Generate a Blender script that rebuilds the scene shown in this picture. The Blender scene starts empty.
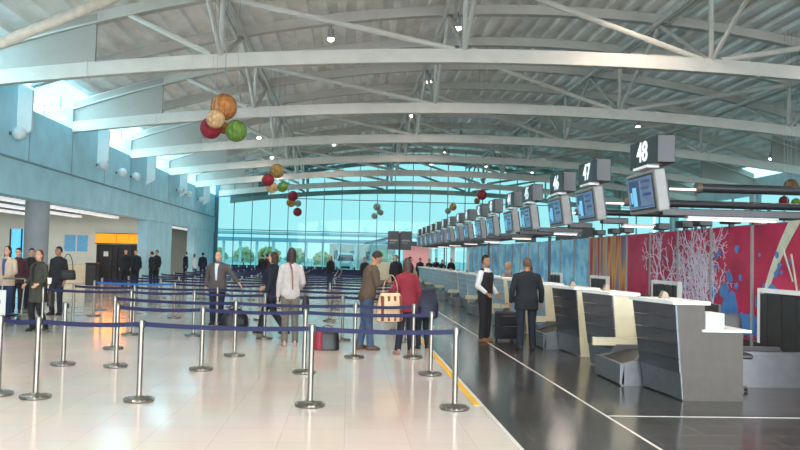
import bpy, math, random
from mathutils import Vector, Matrix
random.seed(7)
scene = bpy.context.scene
COL = scene.collection
R = math.radians

# ------------------------------------------------------------------ camera, sky, exposure
F = 778.0; EYE = 1.7
yaw = math.atan(50/F); pit = math.atan(33/F); roll = .024
fwd = Vector((math.sin(yaw)*math.cos(pit), math.cos(yaw)*math.cos(pit), math.sin(pit)))
r0 = Vector((math.cos(yaw), -math.sin(yaw), 0)); u0 = r0.cross(fwd)
rt = r0*math.cos(roll) + u0*math.sin(roll); up = rt.cross(fwd)
cam = bpy.data.objects.new('camera', bpy.data.cameras.new('camera'))
COL.objects.link(cam)
cam.matrix_world = Matrix(((rt.x, up.x, -fwd.x, 0), (rt.y, up.y, -fwd.y, 0), (rt.z, up.z, -fwd.z, EYE), (0, 0, 0, 1)))
cam.data.sensor_width = 36; cam.data.lens = 36*F/800; cam.data.clip_end = 600
scene.camera = cam

world = bpy.data.worlds.new('sky'); scene.world = world; world.use_nodes = True
wn = world.node_tree; wn.nodes.clear()
wo = wn.nodes.new('ShaderNodeOutputWorld'); wb = wn.nodes.new('ShaderNodeBackground')
tc = wn.nodes.new('ShaderNodeTexCoord'); sp = wn.nodes.new('ShaderNodeSeparateXYZ'); cr = wn.nodes.new('ShaderNodeValToRGB')
wn.links.new(tc.outputs['Generated'], sp.inputs[0]); wn.links.new(sp.outputs['Z'], cr.inputs[0])
cr.color_ramp.elements[0].position = 0.0; cr.color_ramp.elements[0].color = (.50, .90, .94, 1)
cr.color_ramp.elements[1].position = .35; cr.color_ramp.elements[1].color = (.36, .88, .95, 1)
wn.links.new(cr.outputs[0], wb.inputs['Color']); wb.inputs['Strength'].default_value = 1.85
wn.links.new(wb.outputs[0], wo.inputs[0])
vs = scene.view_settings
vs.view_transform = 'Standard'; vs.look = 'None'; vs.gamma = 1; vs.exposure = 0.22; vs.use_curve_mapping = False
LAMP_W = 620.0        # each ceiling downlight
DAY_W = 400.0         # daylight entering through each high side window
SLAT = 2.2

def area(name, loc, aim, sx, sy, w, col):
    l = bpy.data.lights.new(name, 'AREA'); l.shape = 'RECTANGLE'; l.size = sx; l.size_y = sy; l.energy = w; l.color = col
    o = bpy.data.objects.new(name, l); COL.objects.link(o); o.location = loc
    o.rotation_euler = (Vector(aim) - Vector(loc)).to_track_quat('-Z', 'Y').to_euler()
    return o
# added fill light behind the camera, aimed up to brighten roof and hall
area('rear_fill', (7, -13.5, 4.4), (7, 20, 7.0), 32, 7.5, 6600, (.97, .97, 1.0))

# added cyan fill washing the left wall through an invented roof gap
wall_fill = area('left_wall_fill', (-10.38, 28, 7.75), (-10.35, 28, 3), .3, 74, 520, (.36, .84, 1.0))
wall_fill.rotation_euler = (0, R(4.2), 0)
# ------------------------------------------------------------------ helpers
def lin(c): 
    return tuple(((v/255)/12.92 if v/255 <= .04045 else ((v/255+.055)/1.055)**2.4) for v in c)
MATS = {}
def mat(name, c, rough=.6, metal=0, var=.06, scale=6, spec=.5, emit=None, es=1, bump=0, coat=0):
    if name in MATS: return MATS[name]
    m = bpy.data.materials.new(name); m.use_nodes = True; MATS[name] = m
    nt = m.node_tree; p = nt.nodes['Principled BSDF']; L = lin(c)
    p.inputs['Roughness'].default_value = rough; p.inputs['Metallic'].default_value = metal
    p.inputs['Specular IOR Level'].default_value = spec; p.inputs['Coat Weight'].default_value = coat
    t = nt.nodes.new('ShaderNodeTexCoord'); n = nt.nodes.new('ShaderNodeTexNoise'); n.inputs['Scale'].default_value = scale
    n.inputs['Detail'].default_value = 4
    r = nt.nodes.new('ShaderNodeValToRGB')
    r.color_ramp.elements[0].position = .3; r.color_ramp.elements[1].position = .7
    r.color_ramp.elements[0].color = (*[v*(1-var*2) for v in L], 1); r.color_ramp.elements[1].color = (*[min(1, v*(1+var*2)) for v in L], 1)
    nt.links.new(t.outputs['Object'], n.inputs['Vector']); nt.links.new(n.outputs['Fac'], r.inputs[0]); nt.links.new(r.outputs[0], p.inputs['Base Color'])
    if bump:
        b = nt.nodes.new('ShaderNodeBump'); b.inputs['Strength'].default_value = bump; b.inputs['Distance'].default_value = .02
        nt.links.new(n.outputs['Fac'], b.inputs['Height']); nt.links.new(b.outputs[0], p.inputs['Normal'])
    if emit:
        p.inputs['Emission Color'].default_value = (*lin(emit), 1); p.inputs['Emission Strength'].default_value = es
    return m

class MB:
    def __init__(s): s.v = []; s.f = []; s.m = []; s.mi = 0
    def add(s, vs, fs):
        k = len(s.v); s.v += [tuple(v) for v in vs]; s.f += [tuple(i+k for i in f) for f in fs]; s.m += [s.mi]*len(fs); return s
    def hexa(s, p):   # 8 points: bottom ring 0-3, top ring 4-7
        return s.add(p, [(3,2,1,0), (4,5,6,7), (0,1,5,4), (1,2,6,5), (2,3,7,6), (3,0,4,7)])
    def box(s, x0, x1, y0, y1, z0, z1):
        return s.hexa([(x0,y0,z0),(x1,y0,z0),(x1,y1,z0),(x0,y1,z0),(x0,y0,z1),(x1,y0,z1),(x1,y1,z1),(x0,y1,z1)])
    def bbox(s, x0, x1, y0, y1, z0, z1, b=.01):   # box with bevelled edges: rings
        ring = lambda i: [(x0+i,y0+b,),(x0+b,y0+i),(x1-b,y0+i),(x1-i,y0+b),(x1-i,y1-b),(x1-b,y1-i),(x0+b,y1-i),(x0+i,y1-b)]
        rings = [([(x0+b,y0+b)]*2+[(x1-b,y0+b)]*2+[(x1-b,y1-b)]*2+[(x0+b,y1-b)]*2, z0), (ring(0), z0+b), (ring(0), z1-b), ([(x0+b,y0+b)]*2+[(x1-b,y0+b)]*2+[(x1-b,y1-b)]*2+[(x0+b,y1-b)]*2, z1)]
        vs = [(p[0], p[1], z) for rr, z in rings for p in rr]
        fs = [(j*8+i, j*8+(i+1)%8, (j+1)*8+(i+1)%8, (j+1)*8+i) for j in range(3) for i in range(8)]
        fs += [tuple(range(7,-1,-1)), tuple(range(24,32))]
        return s.add(vs, fs)
    def tube(s, a, b, r, r2=None, n=10, flat=None):
        a = Vector(a); b = Vector(b); r2 = r if r2 is None else r2; d = (b-a).normalized()
        x = d.orthogonal().normalized() if abs(d.z) > .95 else d.cross(Vector((0,0,1))).normalized(); y = d.cross(x)
        vs = []
        for p, q in ((a, r), (b, r2)):
            for i in range(n):
                t = 2*math.pi*(i+.5)/n; vs.append(p + x*math.cos(t)*q + y*math.sin(t)*q*(flat or 1))
        fs = [(i, (i+1)%n, n+(i+1)%n, n+i) for i in range(n)] + [tuple(range(n-1,-1,-1)), tuple(range(n,2*n))]
        return s.add(vs, fs)
    def bar(s, a, b, w, h):       # rectangular bar from a to b, h in the vertical plane
        a = Vector(a); b = Vector(b); d = (b-a).normalized()
        x = (d.cross(Vector((0,0,1))) if abs(d.z) < .99 else Vector((1,0,0))).normalized(); y = x.cross(d)
        P = lambda p: [p-x*w/2-y*h/2, p+x*w/2-y*h/2, p+x*w/2+y*h/2, p-x*w/2+y*h/2]
        return s.hexa(P(a)+P(b))
    def sweep(s, pts, w, h):
        for a, b in zip(pts[:-1], pts[1:]): s.bar(a, b, w, h)
        return s
    def lathe(s, prof, c=(0,0,0), n=20):
        vs = []; fs = []
        for r, z in prof:
            for i in range(n):
                t = 2*math.pi*i/n; vs.append((c[0]+r*math.cos(t), c[1]+r*math.sin(t), c[2]+z))
        for j in range(len(prof)-1):
            for i in range(n): fs.append((j*n+i, j*n+(i+1)%n, (j+1)*n+(i+1)%n, (j+1)*n+i))
        fs += [tuple(range(n-1,-1,-1)), tuple(range((len(prof)-1)*n, len(prof)*n))]
        return s.add(vs, fs)
    def ell(s, c, r, n=12, k=8, rot=None):
        vs = []; fs = []
        for j in range(1, k):
            ph = math.pi*j/k
            for i in range(n):
                t = 2*math.pi*i/n; v = Vector((r[0]*math.sin(ph)*math.cos(t), r[1]*math.sin(ph)*math.sin(t), -r[2]*math.cos(ph)))
                if rot: v = rot @ v
                vs.append(v + Vector(c))
        b = Vector((0,0,-r[2])); t_ = Vector((0,0,r[2]))
        if rot: b = rot @ b; t_ = rot @ t_
        vs += [b+Vector(c), t_+Vector(c)]; nb = len(vs)-2
        for j in range(k-2):
            for i in range(n): fs.append((j*n+i, j*n+(i+1)%n, (j+1)*n+(i+1)%n, (j+1)*n+i))
        for i in range(n):
            fs.append((nb, (i+1)%n, i)); fs.append((nb+1, (k-2)*n+i, (k-2)*n+(i+1)%n))
        return s.add(vs, fs)
    def cap(s, a, b, r, r2=None):
        r2 = r if r2 is None else r2
        s.tube(a, b, r, r2, 10); s.ell(a, (r,)*3, 10, 6); s.ell(b, (r2,)*3, 10, 6); return s
    def loft(s, rings, n=20):     # rings: (cx, cy, z, rx, ry)
        vs = []; fs = []
        for cx, cy, z, rx, ry in rings:
            for i in range(n):
                t = 2*math.pi*i/n; c, q = math.cos(t), math.sin(t)
                e = .82
                vs.append((cx + rx*math.copysign(abs(c)**e, c), cy + ry*math.copysign(abs(q)**e, q), z))
        for j in range(len(rings)-1):
            for i in range(n): fs.append((j*n+i, j*n+(i+1)%n, (j+1)*n+(i+1)%n, (j+1)*n+i))
        fs += [tuple(range(n-1,-1,-1)), tuple(range((len(rings)-1)*n, len(rings)*n))]
        return s.add(vs, fs)
    def prism(s, poly, axis, a, b):
        n = len(poly)
        def P(p, t): return {'x': (t, p[0], p[1]), 'y': (p[0], t, p[1]), 'z': (p[0], p[1], t)}[axis]
        return s.add([P(p, a) for p in poly] + [P(p, b) for p in poly], [(i, (i+1)%n, n+(i+1)%n, n+i) for i in range(n)] + [tuple(range(n-1,-1,-1)), tuple(range(n, 2*n))])
    def mesh(s, name, mats):
        me = bpy.data.meshes.new(name); me.from_pydata(s.v, [], s.f)
        for m in (mats if isinstance(mats, (list, tuple)) else [mats]): me.materials.append(m)
        me.polygons.foreach_set('material_index', s.m); me.update(); return me
    def build(s, name, mats, parent=None, smooth=False, loc=None, **kw):
        me = s.mesh(name, mats)
        bmfix(me)
        if smooth: me.polygons.foreach_set('use_smooth', [True]*len(me.polygons))
        o = bpy.data.objects.new(name, me); COL.objects.link(o)
        if smooth == 'auto':
            me.set_sharp_from_angle(angle=R(38))
        if parent: o.parent = parent
        if loc: o.location = loc
        tag(o, **kw); return o
import bmesh
def bmfix(me):
    b = bmesh.new(); b.from_mesh(me); bmesh.ops.recalc_face_normals(b, faces=b.faces); b.to_mesh(me); b.free()
def tag(o, label=None, cat=None, group=None, kind=None):
    if label: o['label'] = label
    if cat: o['category'] = cat
    if group: o['group'] = group
    if kind: o['kind'] = kind
    return o
def thing(name, label, cat, loc=(0,0,0), rz=0, group=None):
    o = bpy.data.objects.new(name, None); COL.objects.link(o); o.location = loc; o.rotation_euler = (0,0,rz); o.empty_display_size = .1
    return tag(o, label, cat, group)
KIDS = {}
def dup(root, loc, rz=None, label=None, scale=None):
    if root.name not in KIDS: KIDS[root.name] = [(c, list(c.children)) for c in root.children]
    r = root.copy(); COL.objects.link(r); r.location = loc
    if rz is not None: r.rotation_euler = (0,0,rz)
    if scale: r.scale = scale
    if label: r['label'] = label
    for ch, gs in KIDS[root.name]:
        c = ch.copy(); COL.objects.link(c); c.parent = r
        for g in gs:
            d = g.copy(); COL.objects.link(d); d.parent = c
    return r
def struct(name, mb, m, **k): return mb.build(name, m, kind='structure', **k)
ORD = ['nearest', 'second', 'third', 'fourth', 'fifth', 'sixth', 'seventh', 'eighth', 'ninth', 'tenth', 'eleventh', 'twelfth', 'thirteenth', 'fourteenth', 'fifteenth', 'sixteenth', 'seventeenth', 'eighteenth', 'nineteenth', 'twentieth', 'twenty-first', 'twenty-second', 'twenty-third', 'twenty-fourth']

# ------------------------------------------------------------------ materials
def tile_mat(name, c1, c2, cj, bw, bh, rough, mortar, offs=.5, rot=0, rv=.1, spec=.5):
    m = bpy.data.materials.new(name); m.use_nodes = True; nt = m.node_tree; p = nt.nodes['Principled BSDF']
    t = nt.nodes.new('ShaderNodeTexCoord'); mp = nt.nodes.new('ShaderNodeMapping'); mp.inputs['Rotation'].default_value = (0,0,rot)
    b = nt.nodes.new('ShaderNodeTexBrick'); b.offset = offs
    for k, c in (('Color1', c1), ('Color2', c2), ('Mortar', cj)): b.inputs[k].default_value = (*lin(c), 1)
    b.inputs['Scale'].default_value = 1; b.inputs['Brick Width'].default_value = bw; b.inputs['Row Height'].default_value = bh
    b.inputs['Mortar Size'].default_value = mortar; b.inputs['Mortar Smooth'].default_value = .3
    n = nt.nodes.new('ShaderNodeTexNoise'); n.inputs['Scale'].default_value = .9; n.inputs['Detail'].default_value = 6
    mr = nt.nodes.new('ShaderNodeMapRange'); mr.inputs['To Min'].default_value = rough-rv*.5; mr.inputs['To Max'].default_value = rough+rv
    mx = nt.nodes.new('ShaderNodeMixRGB'); mx.blend_type = 'MULTIPLY'; mx.inputs[0].default_value = .25
    nt.links.new(t.outputs['Object'], mp.inputs[0]); nt.links.new(mp.outputs[0], b.inputs['Vector']); nt.links.new(mp.outputs[0], n.inputs['Vector'])
    nt.links.new(n.outputs['Fac'], mr.inputs[0]); nt.links.new(mr.outputs[0], p.inputs['Roughness'])
    nt.links.new(b.outputs['Color'], mx.inputs[1]); nt.links.new(n.outputs['Color'], mx.inputs[2]); nt.links.new(mx.outputs[0], p.inputs['Base Color'])
    bp = nt.nodes.new('ShaderNodeBump'); bp.inputs['Strength'].default_value = .12; bp.inputs['Distance'].default_value = .01; bp.invert = True
    nt.links.new(b.outputs['Fac'], bp.inputs['Height']); nt.links.new(bp.outputs[0], p.inputs['Normal'])
    p.inputs['Specular IOR Level'].default_value = spec
    return m
M_light_floor = tile_mat('cream terrazzo tiles', (216,204,195), (212,199,189), (198,184,173), .6, .6, .10, .004, offs=.0)
M_dark_floor = tile_mat('dark granite tiles', (62,60,58), (72,69,67), (112,108,104), 1.2, .45, .15, .008, offs=.5, spec=.5)
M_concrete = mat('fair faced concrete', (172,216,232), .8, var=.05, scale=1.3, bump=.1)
M_concrete2 = mat('pale concrete', (190,200,202), .75, var=.04, scale=2)
M_steel_w = mat('off white painted steel', (196,190,182), .5, var=.03, scale=2)
M_deck = mat('galvanised roof deck', (242,238,234), .6, .0, var=.08, scale=.8)
M_metal = mat('brushed stainless steel', (150,142,134), .36, 1, var=.05, scale=30)
M_metal_d = mat('dull steel', (140,136,130), .35, 1, var=.06, scale=20)
M_blue = mat('blue webbing', (20,22,66), .7, var=.08, scale=40)
M_blue2 = mat('bright blue webbing', (20,96,170), .6, var=.08, scale=40)
M_black = mat('black plastic', (28,28,30), .4, var=.1)
M_dark = mat('dark grey metal', (52,52,56), .4, .3, var=.06)
M_darker = mat('charcoal cladding', (44,42,44), .45, var=.08)
M_taupe = mat('taupe laminate', (76,67,61), .45, var=.05, scale=8)
M_cream = mat('cream laminate', (212,200,170), .4, var=.03, scale=4)
M_white = mat('white solid surface', (232,230,226), .3, var=.02, scale=4)
M_slate = mat('slate grey counter front', (92,96,104), .3, .7, var=.06, scale=3, coat=.3)
M_plinth = mat('brushed aluminium plinth', (128,130,134), .3, .75, var=.06, scale=10)
M_grey = mat('silver grey plastic', (156,154,154), .4, .2, var=.03)
M_rubber = mat('black conveyor belt', (38,36,36), .6, var=.1)
M_yellow = mat('yellow floor tape', (222,170,36), .5, var=.05)
M_strip = mat('white stone strip', (206,202,196), .3, var=.03)
M_lamp = mat('lit lamp lens', (255,240,220), .4, emit=(255,236,210), es=14)
M_tube = mat('lit fluorescent tube', (255,250,244), .4, emit=(255,222,206), es=1.5)
M_orange = mat('lit orange panel', (255,140,20), .5, emit=(255,120,10), es=1.4, var=.1, scale=2)
M_slat = mat('lit soffit strip', (220,226,230), .5, emit=(205,208,210), es=.9)
def glass_mat(name, tint, gloss=.12):
    m = bpy.data.materials.new(name); m.use_nodes = True; nt = m.node_tree; nt.nodes.clear()
    o = nt.nodes.new('ShaderNodeOutputMaterial'); t = nt.nodes.new('ShaderNodeBsdfTransparent'); g = nt.nodes.new('ShaderNodeBsdfGlossy')
    mx = nt.nodes.new('ShaderNodeMixShader'); n = nt.nodes.new('ShaderNodeTexNoise'); n.inputs['Scale'].default_value = .5
    mr = nt.nodes.new('ShaderNodeMapRange'); mr.inputs['To Min'].default_value = gloss*.6; mr.inputs['To Max'].default_value = gloss*1.2
    t.inputs[0].default_value = (*tint, 1); g.inputs['Roughness'].default_value = .03
    nt.links.new(n.outputs['Fac'], mr.inputs[0]); nt.links.new(mr.outputs[0], mx.inputs[0])
    nt.links.new(t.outputs[0], mx.inputs[1]); nt.links.new(g.outputs[0], mx.inputs[2]); nt.links.new(mx.outputs[0], o.inputs[0]); return m
M_glass = glass_mat('tinted glazing', (.60,.68,.685), .012)

# ------------------------------------------------------------------ the building shell
XL, XR, Y0, Y1, YE = -10.6, 24.6, -14.0, 61.8, 70.0
TY = [6.6, 14.4, 22.3, 30.2, 38.1, 46.0, 53.9, 61.8, 69.4]
def zr(x): return 10.2 - .0102*(x-7)**2
def zc(x): return 7.67 - .0042*(x-7)**2
m = MB(); m.add([(-21,Y0,0),(1.62,Y0,0),(1.62,Y1+.2,0),(-21,Y1+.2,0)], [(0,1,2,3)]); struct('floor', m, M_light_floor)
m = MB(); m.add([(1.62,Y0,0),(XR+1,Y0,0),(XR+1,Y1+.2,0),(1.62,Y1+.2,0)], [(0,1,2,3)]); struct('floor', m, M_dark_floor)
m = MB(); m.box(1.50,1.58, 9.1, 42, .0, .004); struct('trim_1', m, M_yellow)
m = MB(); m.box(1.58,1.62, Y0, Y1, .0, .003); struct('trim_2', m, M_strip)
m = MB(); m.box(2.885,2.915, Y0, 30, .0, .003); struct('trim_3', m, M_strip)
m = MB(); m.box(2.915,12, 8.55, 8.575, .0, .003); struct('trim_4', m, M_strip)

# corrugated roof deck: one folded sheet running the length of the hall
xs = []; x = XL+.38
prof = []
pitch_r = .62
while x < XR-1.2:
    for dx, dz in ((0, .14), (.30, .14), (.34, 0), (.58, 0)):
        prof.append((x+dx, zr(x+dx)+.36+dz))
    x += pitch_r
m = MB(); n = len(prof)
m.add([(a, Y0, b) for a, b in prof] + [(a, YE, b) for a, b in prof] + [(a, Y0, b+.25) for a, b in prof] + [(a, YE, b+.25) for a, b in prof],
      [(i, i+1, n+i+1, n+i) for i in range(n-1)] + [(2*n+i, 2*n+i+1, 3*n+i+1, 3*n+i) for i in range(n-1)])
struct('ceiling', m, M_deck)

LO, HI, DEEP = 6.30, 7.02, 2.1
def side_wall(X, s, name):
    # s = +1 when the wall stands to the left, -1 for the mirrored right one
    o = X - s*.5
    a, b = min(X, o), max(X, o)
    w = MB()
    w.box(a, b, Y0, Y1, 4.53, LO)
    prev = Y0
    for t in TY[:-1]:
        y0, y1 = t-4.9, t-.14
        if y0 > prev: w.box(a, b, prev, y0, LO, 7.10)
        prev = y1
    w.box(a, b, prev, Y1, LO, 7.10)
    for t in TY[1:-1]:
        q = X-s*DEEP; c, d = min(q, X-s*.5), max(q, X-s*.5)
        w.box(c, d, t-5.0, t, LO-.1, LO)                     # light shelf
        w.box(c, d, t-.14, t+.02, LO, 7.5)                   # far cheek
        w.box(c, d, t-5.0, t-4.9, LO, 7.5)                   # near cheek
    return w, a, b
w, a, b = side_wall(XL, 1, 'left')
w.mi = 0
w.box(XL-.5, XL+.05, Y0, Y1, 3.38, 4.50)             # fascia
w.box(XL-.5, XL, Y0, Y1, 4.49, 4.55)
w.box(XL-.5, XL, 41.6, 47.2, 0, 3.4); w.box(XL-.5, XL, 54.1, Y1, 0, 3.4)
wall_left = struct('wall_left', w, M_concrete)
m = MB()
m.box(XL-.02, XL+.10, Y0, Y1, 4.50, 4.56)
struct('trim_5', m, mat('shadow joint', (128,146,156), .8))
m = MB()
for y in [x*3.95+2.5 for x in range(0, 15)]: m.box(XL-.01, XL+.006, y, y+.03, 4.58, 6.9)
struct('trim_6', m, M_metal_d)
# right side: glazed between slim piers
w, a, b = side_wall(XR, -1, 'right')
w = MB(); w.box(XR, XR+.5, Y0, Y1, 6.1, 7.1); w.box(XR, XR+.5, Y0, Y1, 0, .9)
for y in range(-14, 62, 12): w.box(XR, XR+.5, y, y+.5, .9, 6.1)
struct('wall_right', w, M_concrete2)
g = MB(); g.box(XR+.2, XR+.22, Y0, Y1, .9, 6.1); g.mi = 1
for y in range(-14, 62, 3): g.box(XR+.14, XR+.26, y-.03, y+.03, .9, 6.1)
g.box(XR+.14, XR+.26, Y0, Y1, 4.2, 4.28); g.box(XR+.14, XR+.26, Y0, Y1, 2.6, 2.66)
struct('window_50', g, [M_glass, M_grey])

# high side windows, each with its two bars; fins and light shelves beside them
k = 0
for X, s in ((XL, 1),):
    for t in TY[:-1]:
        if t < -2 or (s < 0 and t < 14): continue
        k += 1
        q = X-s*DEEP
        g = MB(); g.box(q-.01, q+.01, t-4.9, t-.14, LO, 7.4)
        g.mi = 1
        g.box(q-.03, q+.03, t-2.1, t-2.04, LO, 7.4); g.box(q-.03, q+.03, t-4.9, t-.14, 7.36, 7.42)
        for yy in (t-.75, t-1.9): g.box(min(q, X-s*.1), max(q, X-s*.1), yy-.04, yy+.04, 6.84, 6.94)
        g.box(min(q, X-s*.1), max(q, X-s*.1), t-.2, t-.14, 6.62, 6.68); g.box(X-s*1.1-.03, X-s*1.1+.03, t-.2, t-.13, LO, 7.3)
        struct('window_%d' % k, g, [M_glass, M_concrete2])
        area('window_daylight', (q+s*.1, t-2.1, 6.9), (X+s*8, t-2.1, 9.2), 3.6, .75, DAY_W, (.50, .86, 1.0))
fin = MB(); fin.prism([(0,5.15),(.45,5.45),(.45,6.75),(0,6.98)], 'y', -.06, .06)
m_fin = fin.mesh('wall_fin', mat('white painted fin', (222,230,232), .6, var=.02)); bmfix(m_fin)
for i, t in enumerate(TY[1:-1]):
    o = bpy.data.objects.new('window_fin', m_fin); COL.objects.link(o); o.location = (XL, t-4.95, 0)
    tag(o, 'slanted pale concrete fin beside the high left window, %s from the camera' % ORD[i], 'fin', 'concrete fins along the left wall')

# round wall lamps
M_globe = mat('opal glass bowl', (206,216,218), .35, var=.02)
def wall_globe(loc, label, s=1):
    t = thing('wall_lamp', label, 'wall lamp', loc, 0, 'round wall lamps')
    g = MB(); g.ell((s*.30,0,0), (.21,.21,.21), 18, 12); g.build('lamp_shade', M_globe, t, smooth=True)
    g = MB(); g.tube((0,0,0),(s*.14,0,0), .06, .05); g.build('bracket', M_metal_d, t)
for i, (y, z) in enumerate([(24.7,5.28),(33.0,5.28),(35.7,5.24),(38.0,5.30),(47.9,5.5),(50.4,5.45),(54.5,5.4)]):
    wall_globe((XL, y, z), 'round white bowl lamp on the left wall, %s from the camera' % ORD[i])
for i, (y, z) in enumerate([(34.25,5.3),(46.25,5.3)]):
    wall_globe((XR, y, z), 'round white bowl lamp on the right wall, %s from the camera' % ORD[i], -1)

# recess behind the left openings
m = MB(); m.box(-20.5, -20, Y0, Y1, 0, 3.9); struct('wall_recess', m, M_concrete2)
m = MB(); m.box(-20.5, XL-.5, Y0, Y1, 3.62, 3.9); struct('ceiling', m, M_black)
for i, x in enumerate((-12.2, -14.1, -16.1, -18.3)):
    sl = MB(); sl.box(x-.2, x+.2, 2, 41.3, 3.40, 3.50)
    tag(sl.build('ceiling_baffle', M_slat, None), 'long lit white strip under the left soffit, %s from the hall' % ORD[i], 'ceiling strip', 'lit soffit strips in the near recess')
    sl = MB(); sl.box(x-.2, x+.2, 47.6, 60, 3.40, 3.50)
    tag(sl.build('ceiling_baffle', M_slat, None), 'lit white strip under the far left soffit, %s from the hall' % ORD[i], 'ceiling strip', 'lit soffit strips in the far recess')
for y in (20, 30, 37, 52):
    for x in (-13.2, -17.2): area('recess_fill', (x, y, 3.35), (x, y, 0), .3, .3, 75, (.98, .97, .93))  # added fill without fixtures, brightens the dark recess
# the end wall of the first recess, with a bright window, a serving hatch and a dark doorway
e = MB()
Ye = 41.8
for x0, x1, z0, z1 in ((-20,-17.7,0,3.62), (-17.7,-16.5,2.75,3.62), (-17.7,-16.5,0,.15), (-16.5,-14.95,0,3.62), (-14.95,-13.65,2.5,3.62), (-14.95,-13.65,0,1.62), (-13.65,-13.25,0,3.62), (-13.25,-11.1,2.6,3.62), (-13.25,-11.1,2.05,2.1)):
    e.box(x0, x1, Ye, Ye+.25, z0, z1)
e.box(-20,XL-.5,61.5,61.7,0,3.62); e.box(-20,XL-.5,41.9,42.0,0,0.01)
struct('wall_recess_end', e, mat('cream painted wall', (226,228,214), .7, var=.02, scale=1))
m = MB(); m.box(-14.95,-13.65,Ye+.1,Ye+.12,1.62,2.5); m.mi = 1; m.box(-15,-13.6,Ye-.06,Ye+.1,1.58,1.64)
for x in (-14.95, -14.3, -13.68): m.box(x-.03,x+.03,Ye+.02,Ye+.12,1.62,2.5)
struct('window_30', m, [mat('blue lit pane', (110,170,200), .2, emit=(60,120,165), es=.35), M_white])
m = MB(); m.box(-17.7,-16.5,Ye+.1,Ye+.12,.15,2.75); m.mi = 1
for x in (-17.68,-17.1,-16.52): m.box(x-.03,x+.03,Ye+.02,Ye+.12,.15,2.75)
struct('window_31', m, [mat('bright day lit pane', (110,190,215), .3, emit=(96,190,225), es=.8), M_dark])
sg = thing('orange_sign_panel', 'long glowing orange panel above the dark doorway in the left recess', 'lit sign', (-12.18, Ye-.05, 2.10))
m = MB(); m.bbox(-1.06,1.06,-.1,.05,.02,.5,.02); m.build('lit_face', M_orange, sg)
m = MB(); m.box(-1.1,1.1,-.08,.05,.5,.54); m.box(-1.1,1.1,-.08,.05,-.03,.02); m.box(-.012,.012,-.11,0,.02,.5); m.build('frame', M_dark, sg)
area('orange_glow', (-12.18, Ye-.4, 2.3), (-12.0, Ye-3, 1.2), 2.0, .4, 22, (1,.30,.05))
dr = MB(); dr.box(-13.25,-11.1,Ye+.12,Ye+.2,0,2.05); dr.mi = 1
for x in (-13.2,-12.5,-12.2,-11.5,-11.15): dr.box(x-.04,x+.04,Ye+.02,Ye+.14,0,2.05)
dr.box(-13.25,-11.1,Ye+.02,Ye+.14,.98,1.04)
struct('door_1', dr, [M_black, M_dark])
no = thing('door_notice', 'small white notice on the dark doorway below the orange panel', 'notice', (-12.75, Ye+.0, 1.55))
m = MB(); m.box(-.12,.12,0,.015,-.13,.13); m.build('sheet', M_white, no)
for i, (x, w, h, c) in enumerate([(-14.3, .95, 1.05, M_cream), (-13.3, .5, 1.35, M_dark)]):
    if i == 0:
        t = thing('service_counter', 'cream service counter below the hatch window in the left recess', 'counter', (x, 40.9, 0))
        m = MB(); m.bbox(-1.0,1.0,-.3,.3,.0,1.0,.02); m.build('body', c, t); m = MB(); m.bbox(-1.05,1.05,-.36,.34,1.0,1.05,.01); m.build('worktop', M_white, t)
    else:
        t = thing('litter_bin', 'dark grey upright bin beside the cream service counter', 'bin', (-12.35, 38.5, 0))
        m = MB(); m.bbox(-.26,.26,-.22,.22,.03,1.05,.03); m.build('body', c, t); m = MB(); m.bbox(-.28,.28,-.24,.24,1.05,1.12,.02); m.build('lid', M_black, t)
# round concrete columns under the left fascia
for i, y in enumerate((12.5, 28.2)):
    m = MB(); m.lathe([(.40,0),(.40,3.45)], (0,0,0), 32)
    tag(m.build('round_column', mat('grey column concrete', (150,156,162), .8, var=.04, scale=2), smooth='auto', loc=(XL-.42, y, 0)), 'thick round concrete column under the left fascia, %s the camera' % ('nearest' if i == 0 else 'farther from'), 'column', 'round columns')

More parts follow.
